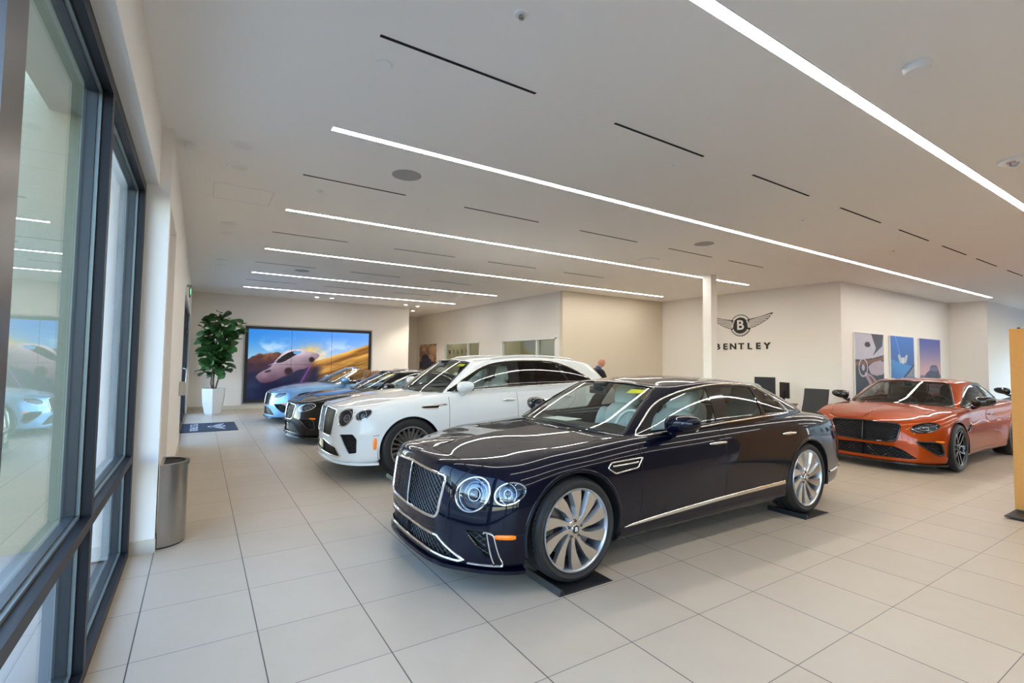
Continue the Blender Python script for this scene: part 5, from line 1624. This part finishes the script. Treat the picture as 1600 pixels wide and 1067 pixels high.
def dusk_scene(U, V):
    c = np.stack([.28 + .50 * sm(V, 1, .38), .32 + .28 * sm(V, 1, .38), .60 + .05 * V], -1)
    c = lay(c, sm(.36 - V, 0, .01), (.42, .32, .46)); c = c * (1 - .25 * (V[..., None] < .2))
    c = lay(c, sm(.34 - V, 0, .01) * np.exp(-((U - .3 - V) / .25) ** 2) * .4, (.7, .55, .6))
    c = lay(c, polymask(U, V, crom([(.28, .28), (.27, .38), (.42, .43), (.52, .52), (.78, .53), (.90, .42), (.95, .34), (.85, .27)], 4)), (.13, .14, .30))
    c = lay(c, polymask(U, V, crom([(.46, .44), (.54, .50), (.76, .51), (.84, .43)], 4)), (.35, .34, .50))
    for cx in (.40, .80): c = lay(c, np.hypot(U - cx, V - .29) < .06, (.03, .03, .06))
    return c
def truck_scene(U, V):
    c = np.stack([.80 + 0 * U, .58 + .1 * V, .42 + .12 * V], -1)
    n_ = fbm(U * 4, V * 6); c = lay(c, sm(n_, .4, .65) * .7, (.45, .32, .34))
    c = lay(c, sm(.42 - V, 0, .01), (.30, .22, .28)); c = lay(c, sm(.30 - V, 0, .05), (.25, .17, .14))
    c = lay(c, polymask(U, V, crom([(.12, .28), (.10, .48), (.22, .62), (.45, .66), (.60, .52), (.72, .46), (.70, .26), (.4, .18)], 4)), (.18, .20, .36))
    c = lay(c, polymask(U, V, crom([(.22, .54), (.30, .62), (.45, .62), (.52, .52)], 4)), (.08, .08, .14))
    for cx, cy in ((.18, .30), (.56, .22)): c = lay(c, np.hypot((U - cx) * 1.2, V - cy) < .075, (.04, .04, .05))
    return c
# video wall
t = empty('video_wall', (1.52, 13.70, .27), 'large video wall showing an off-road car on a golden hillside', 'screen')
VW, VH = 3.74, 2.20
MB().box(-.09, VW + .09, .0, .05, -.09, VH + .09).build('screen_frame', M['satin_black'], t)
MB().box(-.13, VW + .13, .02, .05, -.13, VH + .13).build('screen_surround', M['steel'], t)
M['video'] = attr_mat('video_picture', emit=.55, rough=.15)
picture('screen_picture', VW, VH, 300, 176, wide_scene, M['video'], t, lambda a, b: (a, -.004, b))
q = MB()
for k in (1, 2): q.box(VW * k / 3 - .004, VW * k / 3 + .004, -.007, -.002, 0, VH)
q.box(0, VW, -.007, -.002, VH * .5 - .004, VH * .5 + .004)
q.build('screen_joints', M['black_line'], t)
# canvases
def canvas(nm, loc, w, h, fn, lab, axis):
    t = empty(nm, loc, lab, 'picture')
    if axis == 'y':
        MB().box(0, w, -.035, -.0, 0, h).build('canvas_edge', M['white_plastic'], t)
        picture('canvas_picture', w, h, 90, 90, fn, M['print'], t, lambda a, b: (a, -.037, b))
    else:
        MB().box(-.035, 0, -w, 0, 0, h).build('canvas_edge', M['white_plastic'], t)
        picture('canvas_picture', w, h, 70, 70, fn, M['print'], t, lambda a, b: (-.037, -a, b))
M['print'] = attr_mat('printed_canvas', rough=.5)
canvas('canvas_print', (13.06, 1.995, .80), 1.52, 1.56, interior_scene, 'canvas of a car interior with steering wheel, first from the emblem wall', 'y')
canvas('canvas_print', (15.0, 1.995, .80), 1.47, 1.56, badge_scene, 'blue canvas of a winged bonnet badge over a mesh grille', 'y')
canvas('canvas_print', (16.85, 1.995, .80), 1.53, 1.56, dusk_scene, 'canvas of a dark car at dusk under a violet sky', 'y')
canvas('canvas_print', (8.495, 16.85, 1.0), 1.80, 1.24, truck_scene, 'canvas of a dark off-road car under orange clouds, in the passage', 'x')

# ------------------------------------------------------------------ bin, mat, plant, totem
def half_bin():
    t = empty('waste_bin', (.012, 1.93, 0), 'half-round brushed steel waste bin against the window pier', 'bin')
    th = np.linspace(-math.pi / 2, math.pi / 2, 28)
    def D(rx, ry): return [(rx * math.cos(a), ry * math.sin(a)) for a in th]
    MB().prism(D(.195, .205), .012, .655, 'z').build('bin_body', M['steel'], t, angle=.5)
    MB().prism(D(.19, .20), 0, .012, 'z').build('bin_foot', M['satin_black'], t, angle=.5)
    q = MB(); o = D(.205, .215); i_ = [(x * .78 + .02, y * .78) for x, y in o]
    n = len(o); V = [(x, y, .655) for x, y in o] + [(x, y, .685) for x, y in o] + [(x, y, .685) for x, y in i_] + [(x, y, .60) for x, y in i_]
    Fc = [(k * n + j, k * n + (j + 1) % n, (k + 1) * n + (j + 1) % n, (k + 1) * n + j) for k in range(3) for j in range(n)]
    q.add(V, Fc).build('bin_rim', M['steel'], t, angle=.5)
    q = MB(); q.add([(x, y, .6858 - .012) for x, y in i_], [tuple(range(n))]).build('bin_opening', M['void'], t)
half_bin()
t = empty('door_mat', (.50, 9.62, 0), 'dark navy entrance mat with white emblem and lettering', 'mat')
MB().rbox(-.53, .53, -.76, .76, 0, .012, .004).build('mat_rubber', mat('mat_pile', (.012, .018, .035), rough=.95, bump=(200, .4)), t)
wm = mat('mat_print', (.55, .56, .57), rough=.9)
emblem(t, .52, lambda u, w, h: (.14 + w * 1.25, u * 1.15, .0125 + h * .3), mat('mat_print_dark', (.012, .018, .035), rough=.9), wm)
for k, ch in enumerate('BENTLEY'):
    V, Fc = text_mesh(ch, .20, .0005, 1.1, bold=.006)
    mesh_obj('mat_letter', [(-.30 + y, (x + (k - 3) * .18) * -1 * -1, .0135 + z) for x, y, z in V], [f[::-1] for f in Fc], wm, t)

def plant():
    t = empty('potted_fig', (.62, 12.42, 0), 'tall fiddle-leaf fig in a faceted pale pot by the entrance', 'plant')
    n = 6; V = []
    for (z, r) in ((0, .20), (.05, .225), (.35, .285), (.55, .30), (.72, .305), (.72, .27), (.66, .265)):
        for k in range(n):
            a = 2 * math.pi * k / n + .42; V.append((r * math.cos(a), r * math.sin(a), z))
    Fc = [tuple(range(n))[::-1]] + [(i * n + k, i * n + (k + 1) % n, (i + 1) * n + (k + 1) % n, (i + 1) * n + k) for i in range(6) for k in range(n)]
    mesh_obj('pot', V, Fc, mat('pot_concrete', S((205, 200, 190)), rough=.4, vary=(6, .06)), t)
    mesh_obj('moss', [(.262 * math.cos(2 * math.pi * k / n + .42), .262 * math.sin(2 * math.pi * k / n + .42), .70) for k in range(n)], [tuple(range(n))], mat('moss', (.06, .14, .015), rough=.95, bump=(60, 1)), t)
    rnd = random.Random(11)
    stems = []
    for k, (dx, dy, top) in enumerate(((.0, .05, 2.75), (-.10, -.04, 2.3), (.12, .0, 2.5))):
        p = [(dx * .3, dy * .3, .68)]
        for z in np.arange(.85, top, .2):
            tt = (z - .7) / 2
            p.append((dx * .4 + dx * 1.9 * tt + .06 * tt + .03 * math.sin(z * 5 + k), dy + .03 * math.cos(z * 4 + k) , z))
        q = MB(); q.tube(p, np.linspace(.022, .008, len(p)), 8)
        q.build('stem', mat('bark', (.14, .08, .055), rough=.8), t, smooth=True); stems.append(p)
    q = MB()
    def leaf(base, d, L_, w_):
        d = Vector(d).normalized(); up = Vector((0, 0, 1)); s_ = d.cross(up).normalized(); s_.rotate(Matrix.Rotation(rnd.uniform(-1.0, 1.0), 3, d)); nn = s_.cross(d)
        prof = [(0, .02), (.12, .30), (.3, .62), (.5, .80), (.7, 1.0), (.88, .80), (1.0, .15)]
        V = []; Fc = []
        for i, (a, b) in enumerate(prof):
            c = Vector(base) + d * (a * L_) + nn * (-.22 * L_ * a * a + .03)
            for e in (-1, -.5, 0, .5, 1):
                V.append(tuple(c + s_ * (e * b * w_ / 2) + nn * (abs(e) * .14 * b * w_ + .012 * math.sin(a * 18) * abs(e))))
            if i:
                b0 = (i - 1) * 5
                for j in range(4): Fc.append((b0 + j, b0 + j + 1, b0 + 6 + j, b0 + 5 + j))
        q.add(V, Fc, rnd.choice((0, 0, 0, 1)))
    for k in range(250):
        p = rnd.choice(stems); i = rnd.randrange(2, len(p)); z = p[i][2]
        if z < 1.15 and rnd.random() < .6: continue
        a = rnd.uniform(0, 2 * math.pi)
        f = rnd.uniform(0, .26) * (1 if 1.5 < z < 2.6 else .45)
        b = (p[i][0] + math.cos(a) * f, p[i][1] + math.sin(a) * f, z + rnd.uniform(-.08, .14))
        if b[0] + math.cos(a) * .3 < -.50: continue
        leaf(b, (math.cos(a), math.sin(a), rnd.uniform(-.3, 1.2)), rnd.uniform(.26, .40), rnd.uniform(.18, .26))
    o = q.build('foliage', [mat('fig_leaf', (.028, .085, .018), rough=.38), mat('fig_leaf_pale', (.07, .15, .04), rough=.45)], t, smooth=True)
    o['kind'] = 'stuff'
plant()

t = empty('display_totem', (7.86, -1.63, 0), 'tall golden wood display panel on a dark steel foot at the right edge', 'display stand')
MB().box(0, .12, -1.1, 0, .055, 2.02).build('panel_board', M['wood'], t)
MB().prism([(-.33, .015), (-.33, -1.2), (.42, -1.2), (.42, .015)], .018, .030, 'z').build('foot_plate', M['satin_black'], t)
for x, y in ((-.24, -.06), (.34, -.06), (-.24, -1.1), (.34, -1.1)): MB().lathe([(0, 0), (.025, 0), (.025, .018)], 12, 'z', (x, y, 0)).build('foot_pad', M['satin_black'], t)
t = MB().box(-.005, .0, -.04, .04, -.06, .06).build('wall_switch', M['white_plastic'], loc=(.94, 13.745, 1.0)); t.rotation_euler = (0, 0, math.pi / 2); tag(t, 'white switch plate on the back wall beside the plant', 'switch')
t = MB().box(-.004, .0, -.035, .035, -.055, .055).build('wall_socket', M['white_plastic'], loc=(1.29, 13.745, .38)); t.rotation_euler = (0, 0, math.pi / 2); tag(t, 'white wall socket low beside the video wall', 'socket')
t = empty('exit_sign', (.05, 7.9, 2.74), 'green lit exit sign hung over the glazed entrance', 'sign')
MB().box(-.012, .012, -.16, .16, .0, .19).build('sign_panel', mat('sign_body', (.25, .27, .26), rough=.3), t)
V, Fc = text_mesh('EXIT', .085, .001, .8, bold=.003)
mesh_obj('sign_text', [(.0135 + z, x * 1.3, .095 + y * 1.3) for x, y, z in V], [f for f in Fc], mat('exit_green', (0, .1, 0), emit=(.05, 1.0, .2), es=3), t)
MB().box(-.05, .03, -.08, .08, .19, .22).build('sign_mount', M['steel'], t)
t = MB().rbox(0, .10, -.05, .05, -.11, .11, .01).build('sanitiser_dispenser', mat('clear_plastic', (.55, .55, .52), rough=.15, metal=.3), loc=(.0, 6.0, 1.08)); tag(t, 'grey plastic box dispenser on the wall before the entrance', 'dispenser')

# ------------------------------------------------------------------ desk corner
t = empty('desk', (10.9, 3.3, 0), 'office desk with a wood top below the emblem wall', 'desk')
MB().box(-.4, .4, -.95, .95, .72, .75).build('desk_top', mat('desk_wood', (.28, .15, .07), rough=.4), t)
for x in (-.36, .36):
    for y in (-.9, .9): MB().box(x - .025, x + .025, y - .025, y + .025, 0, .72).build('leg', M['steel'], t)
MB().box(-.38, -.36, -.9, .9, .3, .72).build('modesty_panel', M['dark_leather'], t)
def monitor(loc, w, h, rz, lab, z0=.75):
    t = empty('monitor', (loc[0], loc[1], z0), lab, 'monitor', rotz=rz)
    MB().rbox(-.012, .012, -w / 2, w / 2, .12, .12 + h, .006).build('screen_back', M['satin_black'], t)
    MB().box(.012, .014, -w / 2 + .015, w / 2 - .015, .135, .105 + h).build('screen', M['gloss_black'], t)
    MB().box(-.04, -.012, -.03, .03, .02, .28).build('neck', M['satin_black'], t)
    MB().rbox(-.10, .08, -.11, .11, 0, .015, .005).build('base', M['satin_black'], t)
monitor((10.85, 2.82), .42, .44, .25, 'larger black computer monitor seen from behind on the desk')
monitor((10.95, 2.45), .34, .34, -.55, 'smaller black monitor turned sideways on the desk')
for i, (x, y, r, h, c, nm, lab) in enumerate(((10.75, 2.62, .03, .22, (.5, .5, .52), 'bottle', 'pale bottle on the desk between the monitors'), (10.85, 2.55, .035, .1, (.5, .03, .02), 'cup', 'red cup on the desk'), (10.7, 2.48, .04, .12, (.25, .1, .04), 'mug', 'brown mug on the desk'), (11.1, 3.8, .05, .16, (.2, .2, .5), 'pen_pot', 'blue pen pot on the desk'))):
    tag(MB().lathe([(0, 0), (r, 0), (r, h * .8), (r * .6, h), (0, h)], 16, 'z').build(nm, mat(nm + '_m', c, rough=.4), loc=(x, y, .75), angle=.5), lab, nm.replace('_', ' '))
def office_chair(loc, rz, lab):
    t = empty('office_chair', loc, lab, 'chair', rotz=rz)
    m_ = M['cabin']
    q = MB(); q.rbox(-.24, .24, -.24, .24, .44, .50, .02); q.build('seat', m_, t, smooth=True, angle=.6)
    q = MB()
    V = []; Fc = []
    for i in range(12):
        z = .52 + .58 * i / 11; x = .24 + .03 * math.sin(i / 11 * 3) + .20 * (i / 11)
        for y in (-.23, -.12, 0, .12, .23):
            V.append((x - .02 * (1 - (y / .23) ** 2) * -1 + (.006 if i % 2 else 0), y, z))
        if i:
            b = (i - 1) * 5
            for j in range(4): Fc.append((b + j, b + j + 1, b + 6 + j, b + 5 + j))
    n0 = len(V); V += [(x + .03, y, z) for x, y, z in V]; Fc += [tuple(k + n0 for k in f[::-1]) for f in Fc]
    mesh_obj('backrest', V, Fc, mat('chair_mesh', (.03, .028, .027), rough=.6), t, smooth=True)
    for sy in (-.27, .27):
        MB().tube([(.22, sy, .47), (.25, sy, .62), (.1, sy, .68), (-.12, sy, .68)], .014, 8).build('armrest', M['chrome'], t, smooth=True)
    MB().lathe([(0, .08), (.03, .08), (.025, .44), (0, .44)], 14, 'z').build('column', M['chrome'], t, angle=.5)
    for k in range(5):
        a = 2 * math.pi * k / 5
        lg = MB().tube([(0, 0, .10), (math.cos(a) * .28, math.sin(a) * .28, .06)], [.022, .014], 8).build('leg', M['chrome'], t, smooth=True)
        q = MB().lathe([(0, -.012), (.028, -.012), (.028, .012), (0, .012)], 14, 'y', (math.cos(a) * .28, math.sin(a) * .28, .028)).build('caster', M['satin_black'], lg, angle=.5)
office_chair((10.6, 1.85, 0), .02, 'dark mesh office chair with chrome arms beside the desk')

# ------------------------------------------------------------------ person leaning behind the white car
def person():
    t = empty('person', (8.5, 5.95, -.03), 'bald person in a dark jacket and blue shirt leaning forward behind the white car', 'person')
    skin = mat('skin', S((196, 138, 112)), rough=.55); jacket = mat('jacket', (.012, .013, .02), rough=.8); shirt = mat('blue_shirt', (.03, .08, .25), rough=.8); trouser = mat('trousers', (.015, .015, .018), rough=.85)
    def skinned(nm, chain, m, mod=2):
        V = [c[0] for c in chain]; E = [(c[2], i) for i, c in enumerate(chain) if c[2] is not None]
        me = bpy.data.meshes.new(nm); me.from_pydata(V, E, []); me.update()
        o = link(bpy.data.objects.new(nm, me), t)
        sk = o.modifiers.new('skin', 'SKIN'); 
        for i, c in enumerate(chain):
            r = c[1] if isinstance(c[1], tuple) else (c[1], c[1])
            me.skin_vertices[0].data[i].radius = r
        me.skin_vertices[0].data[0].use_root = True
        sb = o.modifiers.new('sub', 'SUBSURF'); sb.levels = mod; sb.render_levels = mod
        me.materials.append(m); 
        sk.use_smooth_shade = True
        return o
    # facing +x, bent forward at the hips; body one surface from the pelvis
    B = [((0, 0, .95), (.16, .13), None), ((.10, 0, 1.12), (.17, .13), 0), ((.22, 0, 1.30), (.19, .14), 1), ((.29, 0, 1.40), (.13, .10), 2),
        ((.29, .19, 1.37), .075, 3), ((.38, .25, 1.12), .055, 4), ((.52, .22, .93), .045, 5),
        ((.29, -.19, 1.37), .075, 3), ((.38, -.25, 1.12), .055, 7), ((.52, -.22, .93), .045, 8)]
    skinned('jacket', B, jacket)
    Lg = [((0, 0, .96), (.15, .13), None), ((0, .10, .86), .10, 0), ((.02, .11, .5), .068, 1), ((-.02, .11, .10), .048, 2), ((0, -.10, .86), .10, 0), ((.02, -.11, .5), .068, 4), ((-.02, -.11, .10), .048, 5)]
    skinned('trousers', Lg, trouser)
    for sy in (-.11, .11):
        MB().rbox(-.09, .19, sy - .045, sy + .045, 0, .085, .03).build('shoe', M['dark_leather'], t, smooth=True)
    skinned('neck', [((.30, 0, 1.40), .062, None), ((.36, 0, 1.48), .056, 0), ((.40, 0, 1.53), .056, 1)], skin)
    q = MB(); q.lathe([(.085, -.03), (.075, .0), (.068, .035), (.074, .05)], 20, 'z')
    R = Matrix.Rotation(.55, 3, 'Y'); V = [tuple(R @ Vector(v) + Vector((.325, 0, 1.445))) for v in q.V]
    mesh_obj('shirt_collar', V, q.F, shirt, t, smooth=True)
    # head with face, ears
    bm = bmesh.new(); bmesh.ops.create_uvsphere(bm, u_segments=40, v_segments=28, radius=1)
    V = []
    for v in bm.verts:
        x, y, z = v.co
        X = x * .098; Y = y * .076; Z = z * .118
        if z < 0: Y *= 1 - .28 * z * z; X *= 1 - .10 * z * z
        if x > 0 and z < -.1: X += .012 * math.exp(-((z + .75) / .22) ** 2) * math.exp(-(y / .4) ** 2)      # chin
        X += .024 * math.exp(-((z + .22) / .13) ** 2) * math.exp(-(y / .13) ** 2) * (x > 0)                  # nose
        X += .006 * math.exp(-((z + .52) / .06) ** 2) * math.exp(-(y / .28) ** 2) * (x > 0)                  # lips
        X -= .010 * math.exp(-((z - .0) / .10) ** 2) * math.exp(-((abs(y) - .38) / .14) ** 2) * (x > 0)      # eye sockets
        X += .005 * math.exp(-((z - .17) / .07) ** 2) * math.exp(-(y / .6) ** 2) * (x > 0)                   # brow
        V.append((X, Y, Z))
    Fc = [[v.index for v in f.verts] for f in bm.faces]; bm.free()
    R = Matrix.Rotation(.75, 3, 'Y'); c = Vector((.445, 0, 1.60))
    hd = mesh_obj('head', [tuple(R @ Vector(v) + c) for v in V], Fc, skin, t, smooth=True)
    for sy in (-1, 1):
        q = MB(); q.lathe([(0, 0), (.02, .003), (.028, .010), (.024, .014), (.012, .008)], 14, 'y')
        mesh_obj('ear', [tuple(R @ Vector((v[0] * .75 - .005, sy * (.072 + v[1]), v[2] * 1.15 - .01)) + c) for v in q.V], q.F if sy > 0 else [f[::-1] for f in q.F], skin, hd, smooth=True)
        bm = bmesh.new(); bmesh.ops.create_uvsphere(bm, u_segments=12, v_segments=8, radius=.012)
        mesh_obj('eye', [tuple(R @ Vector((v.co.x + .079, v.co.y + sy * .030, v.co.z)) + c) for v in bm.verts], [[v.index for v in f.verts] for f in bm.faces], mat('eye_m', (.5, .48, .45), rough=.2), hd, smooth=True); bm.free()
        # hands
        H = [((.52, sy * .22, .93), .03, None), ((.56, sy * .21, .885), (.034, .018), 0)]
        for k, (dy, ln) in enumerate(((-.03, .07), (-.01, .08), (.01, .075), (.03, .06))):
            H.append(((.575 + .01, sy * (.21 + dy), .85), .010, 1)); H.append(((.60 - .01 * k, sy * (.21 + dy), .85 - ln * .6), .009, len(H) - 1)); 
        H.append(((.585, sy * .165, .90), .011, 1)); H.append(((.605, sy * .155, .87), .010, len(H) - 1))
        skinned('hand', H, skin, 1)
person()

t = MB().box(-.11, .11, -.15, .15, 0, .003).build('paper_sheet', mat('paper', (.75, .75, .72), rough=.7), loc=(3.21, .44, 1.048))
t.rotation_euler = (0, 0, .2)
tag(t, 'white sheet of paper lying on the dashboard of the dark saloon', 'paper')
# ------------------------------------------------------------------ the cars
def pads(cx, C, yc, skip=()):
    """black display trays under the tyres."""
    for i, ax in enumerate(C['ax']):
        for sd, nm in ((-1, 'near side'), (1, 'far side')):
            x, y = cx + ax, yc + sd * .84
            o = MB().prism([(-.20, 0), (.20, 0), (.27, .0), (.20, .012), (-.18, .012), (-.20, .045), (-.215, .045), (-.23, 0)], -.20, .20, 'y').build('wheel_tray', M['satin_black'], loc=(x, y, 0))
            yield o, i, sd
A = build_car('saloon_car', FS, M['navy'], (1.685, .46, 0), 'dark navy luxury saloon with silver swirl wheels, nearest car', 'car', wheels='swirl', detail=1.0, glassm=('side_glass', 'tint_glass', 'tint_glass'))
for o, i, sd in pads(1.685, FS, .46): tag(o, f'black display tray under the dark saloon, {"front" if i == 0 else "rear"} wheel on the {"side facing the viewer" if sd < 0 else "side facing the white car"}', 'wheel tray', 'wheel trays')
B = build_car('suv_car', BT, M['white'], (1.76, 3.91, 0), 'white luxury off-road car standing behind the dark saloon', 'car', wheels='multi', detail=.8, glassm=('side_glass', 'dark_glass', 'dark_glass'))
for o, i, sd in pads(1.76, BT, 3.91): tag(o, f'black display tray under the white car, {"front" if i == 0 else "rear"} wheel on the {"side facing the viewer" if sd < 0 else "side away from the viewer"}', 'wheel tray', 'wheel trays')
build_car('coupe_car', GT, M['black_paint'], (1.71, 7.05, 0), 'black luxury coupe between the white car and the pale blue convertible', 'car', wheels='dark', detail=.55, bright=True)
build_car('convertible_car', GT, M['blue'], (1.68, 10.3, 0), 'pale blue convertible with open roof before the video wall', 'car', wheels='dark', detail=.5, bright=True, seats='tan', convertible=True)
build_car('coupe_car', GT, M['orange'], (9.22, .34, 0), 'metallic orange coupe with black grille and mirrors', 'car', wheels='dark', detail=.8, bright=False, seats='dark', yellow=False)
build_car('coupe_car', GT, M['black_paint'], (14.9, -.7, 0), 'black coupe half hidden behind the orange coupe and the wooden panel', 'car', wheels='dark', detail=.4, bright=False, seats='dark', yellow=False)
